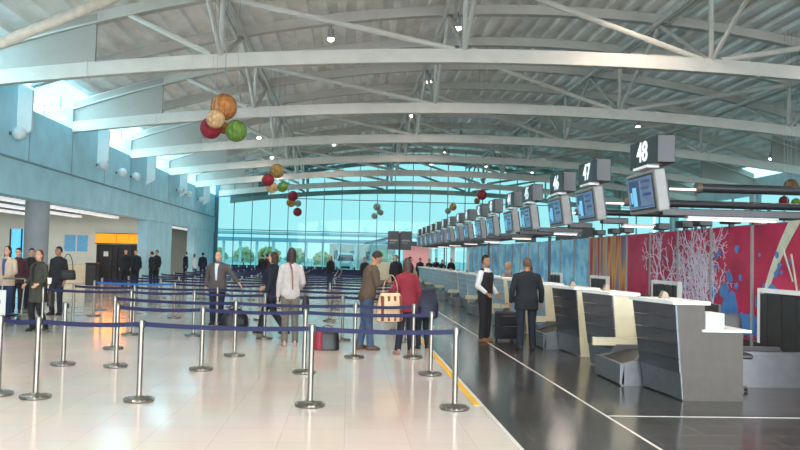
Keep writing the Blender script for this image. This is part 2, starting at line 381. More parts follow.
# ------------------------------------------------------------------ roof steel
def arch(m, X0, X1, y, f, w, h, n=28, up=0):
    pts = [Vector((X0+(X1-X0)*i/n, y, f(X0+(X1-X0)*i/n)+up)) for i in range(n+1)]
    for a, b in zip(pts[:-1], pts[1:]):
        P = lambda p: [(p.x, y-w/2, p.z), (p.x, y+w/2, p.z), (p.x, y+w/2, p.z+h), (p.x, y-w/2, p.z+h)]
        m.hexa(P(a)+P(b))
NODES = [-3.8, 3.2, 10.6, 17.6]
for i, y in enumerate(TY):
    t = thing('roof_truss', 'arched white steel roof truss across the hall, %s from the camera' % (['first overhead', 'second overhead'][i] if i < 2 else ORD[i-2]+' in view'), 'roof truss', (0,y,0), 0, 'roof trusses')
    m = MB(); arch(m, XL, XR, 0, zc, .26, .40, up=-.2)
    for x in (-7.5, -4.6, 4.2, 12.0, 18): m.box(x-.02, x+.02, -.15, .15, zc(x)-.22, zc(x)+.215)
    m.build('bottom_chord', M_steel_w, t)
    m = MB(); arch(m, XL, XR, 0, zr, .30, .05); arch(m, XL, XR, 0, zr, .06, .36); m.build('top_chord', M_steel_w, t)
    for s, xe in ((1, XL), (-1, XR)):
        m = MB(); xi = xe+s*3.3; N = 10
        top = [(xe+(xi-xe)*q/N, zr(xe+(xi-xe)*q/N)+.3) for q in range(N+1)]; bot = [(x_, zc(x_)+.1) for x_, _ in top][::-1]
        m.prism(top+bot, 'y', -.05, .05); m.build('haunch_plate', mat('grey beige web paint', (158,150,142), .6, var=.015), t)
    xs_ = [XL+3.3]+NODES+[XR-3.3]
    for q, xn in enumerate(NODES):
        m = MB(); m.tube((xn,0,zc(xn)+.15),(xn,0,zr(xn)+.1), .075); m.build('web_post', M_steel_w, t)
        if xn < 6:
            m = MB(); pv = NODES[q-1] if q else XL+4.2
            m.tube((pv,0,zr(pv)+.05),(xn-.3,0,zc(xn)+.2), .09); m.build('web_diagonal', M_steel_w, t)
            if q == 1:
                m = MB(); m.tube((xn,0,zr(xn)+.05),(NODES[2]-.3,0,zc(10.6)+.2), .09); m.build('web_diagonal', M_steel_w, t)
        else:
            m = MB(); nx = NODES[q+1] if q+1 < len(NODES) else XR-4.2
            m.tube((xn+.3,0,zc(xn)+.2),(nx,0,zr(nx)+.05), .09); m.build('web_diagonal', M_steel_w, t)
    for xn in NODES:
        for dy in (-3.93, 3.93):
            if Y0 < y+dy < YE:
                m = MB(); m.tube((xn,0,zc(xn)+.15),(xn,dy,zr(xn)-.05), .07); m.build('strut', M_steel_w, t)
ys = [TY[0]+3.93*i for i in range(21)]
mids = [(a+b)/2 for a, b in zip(TY[:-1], TY[1:])]
for i, y in enumerate(mids):
    m = MB(); arch(m, XL, XR, 0, zr, .30, .05); arch(m, XL, XR, 0, zr, .06, .36)
    tag(m.build('roof_arch', M_steel_w, loc=(0,y,0)), 'slim arched steel rib under the roof deck, %s from the camera' % (ORD[i]), 'roof rib', 'arched roof ribs between the trusses')
for i, xn in enumerate(NODES):
    t = thing('roof_purlin', 'long white steel purlin running the hall length, %s from the left wall' % ORD[i].replace('nearest', 'first'), 'purlin', (xn, 0, zr(xn)-.05), 0, 'long roof purlins')
    m = MB(); m.bar((-.16,Y0,0),(-.16,YE,0), .10, .14); m.build('rail', M_steel_w, t)
    m = MB(); m.bar((.16,Y0,0),(.16,YE,0), .10, .14); m.build('rail', M_steel_w, t)
    y = Y0+.5
    while y < YE:
        m = MB(); m.bar((-.16,y,0),(.16,y,0), .05, .06); m.build('tie_bar', M_steel_w, t); y += 3.93
    # wind bracing in the roof plane
for i, (ya, yb, xa, xb) in enumerate([(22.3,30.2,10.6,17.6),(30.2,22.3,10.6,17.6),(30.2,38.1,10.6,17.6),(38.1,46,17.6,10.6),(22.3,30.2,17.6,10.6),(46,53.9,3.2,-3.8),(53.9,61.8,-3.8,3.2)]):
    pass

# ------------------------------------------------------------------ ceiling downlights
VIS = [(-0.82, 26.31), (3.5, 26.08), (3.34, 34.24), (-5.07, 35.12), (-5.18, 43.47), (3.25, 42.56), (-1.19, 50.95), (7.01, 49.73), (6.91, 57.95), (6.73, 65.59), (15.23, 40.45), (22.06, 39.5), (11.23, 64.28), (14.97, 63.57), (-5.3, 51.97)]
OFF = [(-6,-2),(1,-2),(8,-2),(-6,6),(1,6),(8,6),(-6,14),(1,14),(8,13.5),(15,13.5),(-6.2,10.2),(15,22),(8,20.5)]
HID = VIS + OFF
d_can = MB(); d_can.lathe([(.09,.30),(.09,.02),(.13,0),(.13,-.02),(.11,-.02),(.11,.0)],(0,0,0),16)
d_lens = MB(); d_lens.lathe([(.108,-.005),(.112,-.05),(.09,-.09),(.04,-.12)],(0,0,0),16)
root = None
for i, (x, y) in enumerate(HID):
    z = zr(x)-.45
    row = sorted(range(len(HID)), key=lambda j: HID[j][1]).index(i)
    lab = 'small lit ceiling lamp %s, %s from the camera' % ('left of centre' if x < -3 else ('over the queue' if x < 1.6 else ('over the walkway' if x < 5 else 'right of the desks')), (ORD+['twenty-fifth','twenty-sixth','twenty-seventh','twenty-eighth','twenty-ninth','thirtieth'])[row])
    if root is None:
        root = thing('ceiling_lamp', lab, 'ceiling lamp', (x,y,z), 0, 'ceiling downlights')
        d_can.build('housing', M_grey, root, smooth='auto'); d_lens.build('lens', M_lamp, root, smooth=True)
        s_ = MB(); s_.tube((0,0,.3),(0,0,1.0),.012,n=6); s_.build('stem', M_dark, root); o = root
    else: o = dup(root, (x,y,z), label=lab)
    for c in o.children:
        if c.name.startswith('stem'): c.scale = (1,1,(zr(x)+.42-z)/1.0)
    l = bpy.data.lights.new('downlight', 'SPOT'); l.energy = LAMP_W*1.9; l.spot_size = R(150); l.spot_blend = .9; l.shadow_soft_size = .12; l.color = (1,.84,.72)
    lo = bpy.data.objects.new('downlight', l); COL.objects.link(lo); lo.location = (x,y,z-.1)

# ------------------------------------------------------------------ glazed end front
fr = MB(); X = XL
g = MB(); g.box(XL, XR, Y1-.01, Y1+.01, .1, 9.9)
struct('window_40', g, M_glass)
m = MB()
xx = XL+.08; i = 0
while xx < XR:
    m.box(xx-.024, xx+.024, Y1-.10, Y1+.06, 0, zr(xx)+.2); xx += 1.405
for z in (.06, 3.63, 6.2): m.box(XL, XR, Y1-.04, Y1+.04, z-.03, z+.03)
m.box(XL-.0, XL+.28, Y1-.15, Y1+.05, 0, 7.2)
struct('window_41', m, mat('teal mullions', (70,104,118), .4, .3))

# ------------------------------------------------------------------ outside
gm = MB(); gm.add([(-150,Y1+.3,-.03),(150,Y1+.3,-.03),(150,400,-.03),(-150,400,-.03)],[(0,1,2,3)])
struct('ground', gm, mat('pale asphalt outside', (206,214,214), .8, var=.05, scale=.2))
M_pale = mat('pale blue painted concrete', (190,216,226), .7)
M_wh_out = mat('white outdoor paint', (240,246,248), .6)
wk = thing('covered_walkway', 'long flat-roofed walkway on white columns outside the glass wall', 'walkway', (-2, 96, 0))
m = MB(); m.box(-24,13,-2,2,3.35,3.75); m.build('roof', mat('blue grey roof slab', (150,190,214), .6), wk)
m = MB(); m.box(-24,13,-1.5,1.5,4.2,4.5); m.build('upper_rail', M_pale, wk)
for i in range(19):
    m = MB(); m.tube((-23+i*1.98,-1.2,0),(-23+i*1.98,-1.2,3.36), .17); m.build('column', M_wh_out, wk)
# fence of thin rails before it
f2 = thing('roadside_railing', 'thin pale railing beside the road outside the glass wall', 'railing', (-4, 84, 0))
m = MB()
for z in (.5, .95, 1.35): m.bar((-12,0,z),(16,0,z), .05, .05)
m.build('rails', M_pale, f2)
m = MB()
for i in range(15): m.box(-12+i*2-.04,-12+i*2+.04,-.04,.04,0,1.4)
m.build('posts', M_pale, f2)
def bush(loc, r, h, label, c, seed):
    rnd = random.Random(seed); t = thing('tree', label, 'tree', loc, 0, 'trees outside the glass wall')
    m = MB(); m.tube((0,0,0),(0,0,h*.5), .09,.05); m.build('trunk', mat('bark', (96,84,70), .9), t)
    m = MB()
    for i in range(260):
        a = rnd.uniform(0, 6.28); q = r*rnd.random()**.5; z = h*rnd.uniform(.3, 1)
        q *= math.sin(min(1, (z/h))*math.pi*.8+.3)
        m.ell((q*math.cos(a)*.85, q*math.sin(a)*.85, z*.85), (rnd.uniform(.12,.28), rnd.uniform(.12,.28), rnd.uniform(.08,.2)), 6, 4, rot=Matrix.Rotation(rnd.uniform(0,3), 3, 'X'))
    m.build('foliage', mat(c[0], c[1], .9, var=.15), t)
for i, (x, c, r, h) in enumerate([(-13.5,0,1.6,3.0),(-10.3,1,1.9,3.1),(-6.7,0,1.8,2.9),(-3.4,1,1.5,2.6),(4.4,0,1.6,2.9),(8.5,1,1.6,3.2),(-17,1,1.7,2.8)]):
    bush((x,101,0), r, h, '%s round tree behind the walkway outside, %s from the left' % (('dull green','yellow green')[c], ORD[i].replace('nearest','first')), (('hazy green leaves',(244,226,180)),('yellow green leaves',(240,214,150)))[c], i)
# van
v = thing('white_van', 'white van parked outside, its windscreen facing the glass wall', 'van', (-.35, 80, 0), R(0))
m = MB(); m.loft([(0,0,.35,.92,2.1),(0,0,.6,.98,2.25),(0,0,1.1,.98,2.25),(0,.25,1.3,.95,1.95),(0,.45,1.95,.80,1.6),(0,.45,2.08,.68,1.45)], 28); m.build('body', mat('white car paint', (228,238,240), .25, coat=.5), v, smooth='auto')
m = MB(); m.hexa([(-.82,-1.86,1.28),(.82,-1.86,1.28),(.82,-1.72,1.26),(-.82,-1.72,1.26),(-.68,-1.24,1.90),(.68,-1.24,1.90),(.68,-1.1,1.88),(-.68,-1.1,1.88)]); m.build('windscreen', mat('dark car glass', (50,66,76), .1), v)
for s in (-1, 1):
    m = MB(); m.tube((s*.84,-1.4,.33),(s*.98,-1.4,.33), .33, n=20); m.build('wheel', M_black, v)
    m = MB(); m.ell((s*.68,-2.16,.85), (.17,.06,.10)); m.build('headlight', mat('headlamp glass', (240,246,250), .1), v)
m = MB(); m.bbox(-.45,.45,-2.28,-2.18,.5,.75,.02); m.build('grille', M_dark, v)
m = MB(); m.box(-.26,.26,-2.32,-2.27,.42,.53); m.build('number_plate', M_white, v)
# building with a slanting canopy and pink building outside
bd = thing('low_brick_building', 'low pinkish building with dark windows outside, behind the van', 'building', (-1.0, 118, 0))
m = MB(); m.box(-2,8,0,6,0,3.6); m.build('wall', mat('pinkish render', (236,196,188), .8), bd)
for x in (-.8,1.6,4,6.4): m = MB(); m.box(x-.5,x+.5,-.05,.1,1.2,2.6); m.build('window', mat('dim window', (70,100,116), .3), bd)
ck = thing('canopied_kiosk', 'dark kiosk with a slanting blue canopy outside the glass wall', 'kiosk', (3.6, 74, 0))
m = MB(); m.hexa([(-2.2,-1.5,2.9),(2.2,-1.5,3.9),(2.2,1.5,3.9),(-2.2,1.5,2.9),(-2.2,-1.5,3.05),(2.2,-1.5,4.25),(2.2,1.5,4.25),(-2.2,1.5,3.05)]); m.build('canopy', mat('steel blue canopy', (74,112,140), .5), ck)
m = MB(); m.box(.2,2.2,-1.2,1.2,2.5,3.6); m.build('header', mat('dark teal panel', (52,74,88), .5), ck)
for x in (-1.6, 0, 2.0): m = MB(); m.tube((x,-1.2,0),(x,-1.2,3.0+x*.2), .08); m.build('post', M_wh_out, ck)
# low barrier just inside the end glass
for i, (x0, x1, lab) in enumerate([(-9.5,-5.2,'left'),(-5.0,-1.0,'middle'),(2.2,4.2,'right')]):
    t = thing('seat_row', 'row of dark blue waiting seats before the end glass, %s one' % lab, 'seats', ((x0+x1)/2, 59.2, 0), 0, 'waiting seats')
    n = int((x1-x0)/.6)
    m = MB(); m.bar((x0-(x0+x1)/2,0,.38),(x1-(x0+x1)/2,0,.38), .08, .06); m.build('beam', M_dark, t)
    for q in range(n):
        xx = -(x1-x0)/2+.3+q*.6
        m = MB(); m.bbox(xx-.26,xx+.26,-.25,.22,.42,.47,.02); m.hexa([(xx-.26,.18,.45),(xx+.26,.18,.45),(xx+.26,.22,.45),(xx-.26,.22,.45),(xx-.26,.30,.9),(xx+.26,.30,.9),(xx+.26,.34,.9),(xx-.26,.34,.9)]); m.build('seat', mat('navy seat shell', (26,36,66), .5), t)
    for xx in (-(x1-x0)/2+.3, (x1-x0)/2-.3): m = MB(); m.bar((xx,0,0),(xx,0,.38), .06, .3); m.build('leg', M_dark, t)

# ------------------------------------------------------------------ hanging globes
M_ball = {}
def globe(loc, r, cname, c, label, hang=True):
    t = thing('paper_globe', label, 'hanging globe', loc, 0, 'hanging decorative globes')
    g = MB(); g.ell((0,0,0), (r,r,r), 24, 16); g.build('sphere', mat('woven '+cname, c, .75, var=.22, scale=9, bump=.8), t, smooth=True)
    g = MB()
    for k in range(7):
        a = math.pi*k/7; pts = [Vector((r*1.01*math.cos(a)*math.sin(q), r*1.01*math.sin(a)*math.sin(q), r*1.01*math.cos(q))) for q in [math.pi*j/12 for j in range(13)]]
        for p, q in zip(pts[:-1], pts[1:]): g.tube(p, q, r*.02, n=5)
        for p, q in zip(pts[:-1], pts[1:]): g.tube(-Vector((p.x,p.y,-p.z)), -Vector((q.x,q.y,-q.z)), r*.02, n=5)
    g.build('ribs', mat('ribs of '+cname, tuple(int(v*.75) for v in c), .7), t)
    g = MB(); g.tube((0,0,r*.98),(0,0,zr(loc[0])+.40-loc[2]), .006, n=5); g.build('cord', M_grey, t)
CC = {'orange': (176,112,58), 'red': (142,26,44), 'cream': (206,164,118), 'green': (98,128,50), 'gold': (158,122,66), 'sage': (120,140,126), 'crimson': (120,24,40), 'brown': (124,84,52)}
def P(px, py, Y):
    d = fwd + rt*((px-400)/F) + up*((225-py)/F); return Vector((0,0,EYE)) + d*(Y/d.y)
for cl, Yc, items in [('nearest', 20, [('orange',224,107,13,.1),('red',211,128,10.5,.1),('cream',215.5,119,9,-.35),('green',236,131,10.5,-.1),('orange',224,128,6,.5)]),
                 ('second', 30, [('gold',277,171,7,.1),('red',268,180,6,0),('cream',272,187.5,5.5,.3),('green',282.5,187,5,-.2)]),
                 ('third', 42, [('crimson',293,196,5,0),('gold',291,202.5,4.5,.3),('sage',298,203.5,3.2,-.2),('crimson',297.5,212,4.2,0)]),
                 ('central small', 44, [('sage',377,207,3.6,0),('sage',380.5,212.5,3,.2),('sage',374.5,216,3,-.2)]),
                 ('dark red', 33, [('crimson',482,195,5,0),('brown',477,201,3,.3)]),
                 ('tiny gold', 44, [('gold',453,207,3.6,0),('sage',448,211,3,.2)]),
                 ('far right', 26, [('brown',791,186,7,0),('crimson',784,201,5,.2),('green',796,203,4.8,-.1),('gold',787.5,206.5,3.8,-.3)])]:
    for j, (c, px, py, rr, dy) in enumerate(items):
        p = P(px, py, Yc+dy)
        hi = ['topmost', 'second', 'third', 'fourth', 'rearmost'][j]
        globe(p, rr/F*Yc, c, CC[c], 'woven %s globe hanging in the %s cluster, %s' % (c, cl, hi))

# ------------------------------------------------------------------ queue barriers
def post_master():
    t = thing('queue_post', 'x', 'queue post', (0,0,0), 0, 'retractable belt queue posts')
    m = MB(); m.lathe([(.165,0),(.17,.008),(.17,.022),(.15,.034),(.06,.044),(.045,.06),(.034,.065)], n=32)
    for i in range(20):
        a = i*math.pi/10; m.box(0,0,0,0,0,0) if False else m.hexa([(math.cos(a+s)*r_, math.sin(a+s)*r_, z_) for z_ in (.012,.036) for r_, s in ((.135,-.05),(.174,-.05),(.174,.05),(.135,.05))])
    m.build('base', M_metal_d, t, smooth='auto')
    m = MB(); m.lathe([(.031,.05),(.031,.84)], n=20); m.build('pole', M_metal, t, smooth='auto')
    m = MB(); m.lathe([(.036,.825),(.036,.915),(.030,.925),(.01,.928)], n=20); m.build('head', M_metal_d, t, smooth='auto')
    m = MB(); m.bbox(.028,.05,-.028,.028,.842,.908,.006); m.build('belt_clip', M_black, t)
    return t
pm = post_master(); KIDS[pm.name] = [(c, []) for c in pm.children]
beltm = MB(); N = 8
for q in range(N):
    a, b = q/N, (q+1)/N; s = lambda u: .872-.022*4*u*(1-u)
    beltm.hexa([(a,-.0025,s(a)-.026),(b,-.0025,s(b)-.026),(b,.0025,s(b)-.026),(a,.0025,s(a)-.026),(a,-.0025,s(a)+.026),(b,-.0025,s(b)+.026),(b,.0025,s(b)+.026),(a,.0025,s(a)+.026)])
belt_me = beltm.mesh('belt', M_blue); belt_me2 = beltm.mesh('belt_bright', M_blue2)
bmfix(belt_me); bmfix(belt_me2)
first = [True]
def place_row(pts, label, ends=True, bright=None, skip=()):
    pts = sorted(pts)
    for i, (x, y) in enumerate(pts):
        lab = 'steel queue post with blue belt, %s, %s from the left' % (label, ORD[i].replace('nearest', 'first'))
        if first[0]: o = pm; o.location = (x,y,0); o['label'] = lab; first[0] = False
        else: o = dup(pm, (x,y,0), label=lab)
        if i+1 < len(pts) and i not in skip:
            d = Vector((pts[i+1][0]-x, pts[i+1][1]-y, 0)); L = d.length
            b = bpy.data.objects.new('belt', belt_me2 if bright == i else belt_me); COL.objects.link(b)
            b.parent = o; b.location = (d.x/L*.04, d.y/L*.04, 0); b.rotation_euler = (0,0,math.atan2(d.y,d.x)); b.scale = (L-.08,1,1)
place_row([(-5.9,9.75),(-4.03,9.39),(-3.54,9.23),(-2.35,9.12),(-.40,8.94),(1.24,8.86)], 'nearest row')
place_row([(-4.18,11.88),(-3.38,11.76),(-2.11,11.58),(-.61,11.43),(1.23,11.42)], 'second row', skip=(0,))
place_row([(-4.05,13.9),(-1.87,13.22),(.13,13.2),(1.13,13.32)], 'third row')
place_row([(-6.3,16.6),(-4.42,16.27),(-3.15,16.28),(-1.67,15.94),(-.1,15.9),(1.2,15.8)], 'fourth row')
place_row([(-6.3,18.4),(-4.9,18.3),(-3.0,18.2),(-1.2,18.2),(1.15,18.2)], 'fifth row')
place_row([(-6.6,20.8),(-4.50,20.66),(-2.27,20.54),(-.48,20.63),(1.15,20.6)], 'sixth row', bright=0)
y = 22.9; k = 6
rnd = random.Random(3)
while y < 50:
    n = 6; xs = [-7.0+i*(8.15/(n-1)) for i in range(n)]
    place_row([(x+rnd.uniform(-.12,.12), y+rnd.uniform(-.08,.08)) for x in xs], '%s row' % ORD[k]); k += 1
    y += 2.2

# ------------------------------------------------------------------ check-in desks
PX = 4.10
M_front_reflect = mat('counter front painted reflection', (150,180,198), .25, .2, var=.05, scale=2, coat=.3)  # the end glass's reflection, painted as colour on the farther desk fronts
def desk(name, y, label, near_mat, flip, front=None):
    # y = near face of the desk; flip: the low work desk and the open side
    t = thing(name, label, 'check-in desk', (PX, y, 0), 0, 'check-in desks')
    L = 1.05
    # angled front panel, leaning outwards at the top, slightly twisted towards the queue
    def fx(z): return .10-.09*z/1.2
    def gx(z): return .01-.16*z/1.2
    def quad(m, z0, z1, d0, d1):
        m.hexa([(fx(z0)-d0,0,z0),(fx(z0)+d1,0,z0),(gx(z0)+d1,L,z0),(gx(z0)-d0,L,z0),(fx(z1)-d0,0,z1),(fx(z1)+d1,0,z1),(gx(z1)+d1,L,z1),(gx(z1)-d0,L,z1)])
    m = MB(); quad(m, .02, .34, 0, .008); m.build('plinth', M_plinth, t)
    m = MB(); 
    for i in range(5):
        z0 = .345+i*.172; quad(m, z0, z0+.166, .012, .008)
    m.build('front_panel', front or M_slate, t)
    m = MB(); m.prism([(fx(0)+.008,0),(.88,0),(.88,.86),(.38,.86),(.38,1.195),(fx(1.2)+.008,1.195)], 'y', .0, L-.0)
    m.build('body', near_mat, t)
    m = MB()
    m.prism([(fx(1.2)-.05,-.03),(.44,-.03),(.40,L+.03),(gx(1.2)-.05,L+.03)], 'z', 1.20, 1.245); m.build('counter_top', M_white, t)
    m = MB(); m.bbox(.34,.98,-.03,L+.03,.86,.895,.008); m.build('work_surface', M_white, t)
    m = MB(); m.bbox(.39,.64,.0,.40,.895,1.10,.008); m.build('screen_panel', mat('light grey panel', (188,190,190), .4), t)
    # small grey terminal block standing on the counter top corner
    m = MB(); m.prism([(.08,1.245),(.20,1.245),(.17,1.32),(.12,1.345)], 'y', L-.40, L-.30); m.build('card_reader', mat('beige terminal plastic', (150,134,118), .5), t)
    return t
Pn = [9.55, 13.85, 18.15, 22.6, 27.1, 31.6, 36.1, 40.7]
nums = [(48,47),(46,45),(44,43),(42,41),(40,39),(38,37),(36,35),(34,33)]
def chair(loc, rz, label):
    t = thing('office_chair', label, 'chair', loc, rz, 'staff chairs')
    m = MB(); m.bbox(-.23,.23,-.23,.23,.46,.53,.02); m.build('seat', M_black, t)
    m = MB(); m.loft([(0,.22,.58,.20,.03),(0,.24,.75,.23,.03),(0,.26,.98,.22,.028),(0,.27,1.03,.17,.02)]); m.build('backrest', M_darker, t, smooth='auto')
    m = MB(); m.tube((0,0,.08),(0,0,.47), .03); m.tube((0,.2,.45),(0,.25,.62), .02); m.build('stem', M_dark, t)
    for q in range(5):
        a = q*2*math.pi/5; m = MB(); m.bar((0,0,.10),(math.cos(a)*.21,math.sin(a)*.21,.06), .04,.03); m.ell((math.cos(a)*.21,math.sin(a)*.21,.03),(.03,.03,.03),8,6); m.build('leg', M_dark, t)
def conveyor(y, w, label):
    hat = None
    t = thing('baggage_conveyor', label, 'conveyor', (0, y, 0), 0, 'baggage conveyors')
    x0, x1 = 3.80, 6.72
    m = MB()
    m.prism([(x0+.02,0),(x1,0),(x1,.46),(x0+.32,.46),(x0+.22,.34),(x0+.06,.30)], 'y', 0, .10)
    m.prism([(x0+.02,0),(x1,0),(x1,.46),(x0+.32,.46),(x0+.22,.34),(x0+.06,.30)], 'y', w-.10, w)
    m.box(x0, x0+.06, 0, w, .02, .30)
    m.build('side_frame', mat('grey steel conveyor side', (118,118,122), .35, .5, var=.05), t)
    m = MB(); m.hexa([(x0+.06,.1,.24),(x0+.5,.1,.36),(x0+.5,w-.1,.36),(x0+.06,w-.1,.24),(x0+.06,.1,.28),(x0+.5,.1,.40),(x0+.5,w-.1,.40),(x0+.06,w-.1,.28)])
    m.box(x0+.5, x1, .1, w-.1, .34, .40); m.build('belt', M_rubber, t)
    m = MB(); m.box(x0+.3, x1, -.01, .05, .46, .50); m.build('rail', M_plinth, t)
    m = MB(); m.box(x0-.04, x1-.6, w-.04, w+.03, .44, .56); m.build('bumper', M_cream, t)
    m = MB(); m.tube((4.55,w-.03,.5),(4.55,w-.03,1.16), .022); m.tube((4.55,w-.03,.95),(4.80,w-.06,1.12),.015); m.tube((4.80,w-.06,1.12),(5.05,w-.25,1.12),.015); m.build('pole', M_metal_d, t)
    return t
def digit_text(s, size, parent, loc, rot, m, ext=.004, name='number'):
    c = bpy.data.curves.new('txt', 'FONT'); c.body = s; c.size = size; c.extrude = ext; c.align_x = 'CENTER'; c.align_y = 'CENTER'; c.offset = .004
    o = bpy.data.objects.new(name, c); COL.objects.link(o)
    dg = bpy.context.evaluated_depsgraph_get(); me = bpy.data.meshes.new_from_object(o.evaluated_get(dg))
    bpy.data.objects.remove(o); o = bpy.data.objects.new(name, me); COL.objects.link(o); me.materials.clear(); me.materials.append(m)
    o.parent = parent; o.location = loc; o.rotation_euler = rot; return o
M_sign = mat('dark sign box', (20,20,27), .35, var=.05)
M_digit = mat('white sign digits', (236,240,244), .4, emit=(220,235,240), es=.5)
def screen_mat():
    m = bpy.data.materials.new('lit monitor'); m.use_nodes = True; nt = m.node_tree; p = nt.nodes['Principled BSDF']
    t = nt.nodes.new('ShaderNodeTexCoord'); n = nt.nodes.new('ShaderNodeTexNoise'); n.inputs['Scale'].default_value = 3
    r = nt.nodes.new('ShaderNodeValToRGB'); r.color_ramp.elements[0].color = (*lin((84,116,150)),1); r.color_ramp.elements[1].color = (*lin((136,160,184)),1)
    r.color_ramp.elements[0].position = .35; r.color_ramp.elements[1].position = .7
    nt.links.new(t.outputs['Object'], n.inputs['Vector']); nt.links.new(n.outputs['Fac'], r.inputs[0])
    p.inputs['Base Color'].default_value = (.01,.02,.03,1); p.inputs['Roughness'].default_value = .15
    nt.links.new(r.outputs[0], p.inputs['Emission Color']); p.inputs['Emission Strength'].default_value = .6; return m
M_screen = screen_mat(); M_scr_dark = mat('dark screen picture', (20,40,60), .2, emit=(30,62,98), es=.7); M_scr_txt = mat('screen lettering', (40,60,100), .3, emit=(26,44,92), es=.8)
M_scr_fig = mat('screen figure', (90,150,190), .3, emit=(110,170,205), es=.7)
def monitor(num, y, big):
    t = thing('desk_sign', 'hanging monitor under a dark sign reading %d, %s from the camera' % (num, ORD[48-num]), 'sign', (3.86, y, 2.36), 0, 'numbered desk monitors')
    W = .50
    # monitor, tilted down towards the queue
    til = Matrix.Rotation(R(-8), 3, 'Y')
    def tp(m):
        m.v = [tuple(til @ Vector(v)) for v in m.v]; return m
    m = MB(); m.bbox(0,.15,-W,W,.0,.54,.015); tp(m).build('casing', mat('grey monitor casing', (124,120,120), .4), t)
    m = MB(); m.bbox(.15,.19,-W+.06,W-.06,.05,.49,.01); m.box(.19,.20,-.3,.3,.1,.4); tp(m).build('rear_cover', M_dark, t)
    m = MB(); m.box(-.008,.0,-W+.06,W-.06,.045,.50); tp(m).build('bezel', M_black, t)
    m = MB(); m.box(-.014,-.008,-W+.085,W-.085,.068,.477); m.mi = 1
    m.box(-.017,-.014, .02, W-.13, .11, .45); m.mi = 3; m.box(-.019,-.017, .12,.26,.11,.36); m.box(-.019,-.017,.28,.34,.15,.3); m.mi = 2
    for q, (a, b) in enumerate(((-.34,-.06),(-.30,-.04),(-.36,-.10))): 
        z = .40-q*.085; m.box(-.017,-.014, a, b, z, z+.035)
    m.box(-.017,-.014,-.38,.38,.085,.095)
    tp(m).build('display', [M_screen, M_scr_dark, M_scr_txt, M_scr_fig], t)
    # number box
    m = MB(); m.bbox(-.03,.21,-.50,.46,.62,.98,.012); sb = m.build('sign_box', M_sign, t)
    if big: digit_text(str(num), .37, sb, (-.034, 0.0, .80), (R(90), 0, R(-90)), M_digit)
    m = MB(); m.box(-.06,.10,-.25,.25,.585,.62); m.build('bracket', M_white, t)
    # arm and linear lamp carried on it
    a = thing('support_arm', 'dark transverse beam beside monitor %d, %s from the camera' % (num, ORD[48-num]), 'beam', (4.02, y, 2.34), 0, 'monitor support beams')
    LA = 3.1 if num == 48 else (1.05 if num < 46 else .5)
    m = MB(); m.bbox(.06,LA,-.06,.06,0,.10,.012); m.build('beam', M_dark, a)
    if num % 2 == 0 and num != 48: return
    l = thing('strip_lamp', 'lit white strip lamp under the beam of monitor %d, %s from the camera' % (num, ORD[48-num]), 'strip lamp', (4.45, y, 2.29), 0, 'strip lamps above the desks'); LL = 1.2 if num == 48 else .5
    m = MB(); m.bbox(-.02,LL+.02,-.06,.06,.02,.055,.005); m.build('housing', M_grey, l); m = MB(); m.bbox(0,LL,-.028,.028,.0,.02,.004); m.build('tube', M_tube, l)
    area('strip_light', (4.45+LL/2, y, 2.26), (4.7, y, 0), LL*.9, .08, 10, (1,.88,.78))
for i, (P0, (ne, no_)) in enumerate(zip(Pn, nums)):
    far = i > 0
    desk('check_in_desk', P0, '%s fronted check-in desk before its conveyor, under sign %d, %s of these' % ('slate' if i < 2 else 'reflection blue', ne, ORD[i]), M_taupe if i == 0 else M_cream, False, M_front_reflect if i > 1 else None)
    nxt = Pn[i+1] if i+1 < len(Pn) else P0+4.8
    yo = P0+2.36
    conveyor(P0+1.12, 1.12, 'steel baggage conveyor between desks %d and %d, %s from the camera' % (ne, no_, ORD[i]))
    desk('check_in_desk', yo, 'cream sided check-in desk beyond its conveyor, under sign %d, %s of these' % (no_, ORD[i]), M_cream, True, M_front_reflect if i > 0 else None)
for num, y in zip([48,47,46,45,44,43,42,41,40,39,38,37,36,35,34,33], [q for P0 in Pn for q in (P0+.46, P0+2.88)]):
    monitor(num, y, True)
chair((5.22, 10.36, 0), R(-10), 'dark office chair behind the nearest check-in desk')
chair((5.6, 12.6, 0), R(30), 'dark office chair between the second and third desks')
chair((5.6, 17.0, 0), R(-30), 'farthest visible dark office chair, beyond the third desk')
# small monitor lines on desks
for i, (P0, nn) in enumerate(zip(Pn, nums)):
    for yy, q in ((P0+.5, 0), (P0+2.9, 1)):
        t = thing('desk_computer', 'black staff computer screen on the desk under sign %d, %s from the camera' % (nn[q], ORD[2*i+q]), 'computer screen', (PX+.72, yy, .897), 0, 'staff computer screens')
        m = MB(); m.bbox(-.02,.02,-.2,.2,.05,.30,.006); m.build('screen', M_black, t); m = MB(); m.bbox(-.08,.08,-.1,.1,0,.015,.004); m.box(-.015,.015,-.03,.03,.01,.08); m.build('stand', M_dark, t)

t = thing('gantry_rail', 'long dark rail running behind the row of hanging monitors', 'rail', (5.05, 13.8, 2.34), 0)
m = MB(); m.bbox(-.04,.04,4.4,31,0,.10,.01); m.build('rail', M_dark, t)
for q in (5.6, 14.2, 27.4): m = MB(); m.bbox(-.03,.03,q-.03,q+.03,-2.34,0,.006); m.build('post', M_dark, t)
t = thing('knee_brace', 'thick cream tube bracing the left wall to the roof, top left', 'brace', (XL, 18.4, 5.3), 0)
m = MB(); m.tube((0,0,0),(8.3,0,3.95), .13, n=16); m.build('tube', mat('cream tube paint', (214,206,194), .5), t, smooth='auto'); m = MB(); m.bbox(-.02,.06,-.2,.2,-.25,.25,.01); m.build('wall_plate', M_steel_w, t)
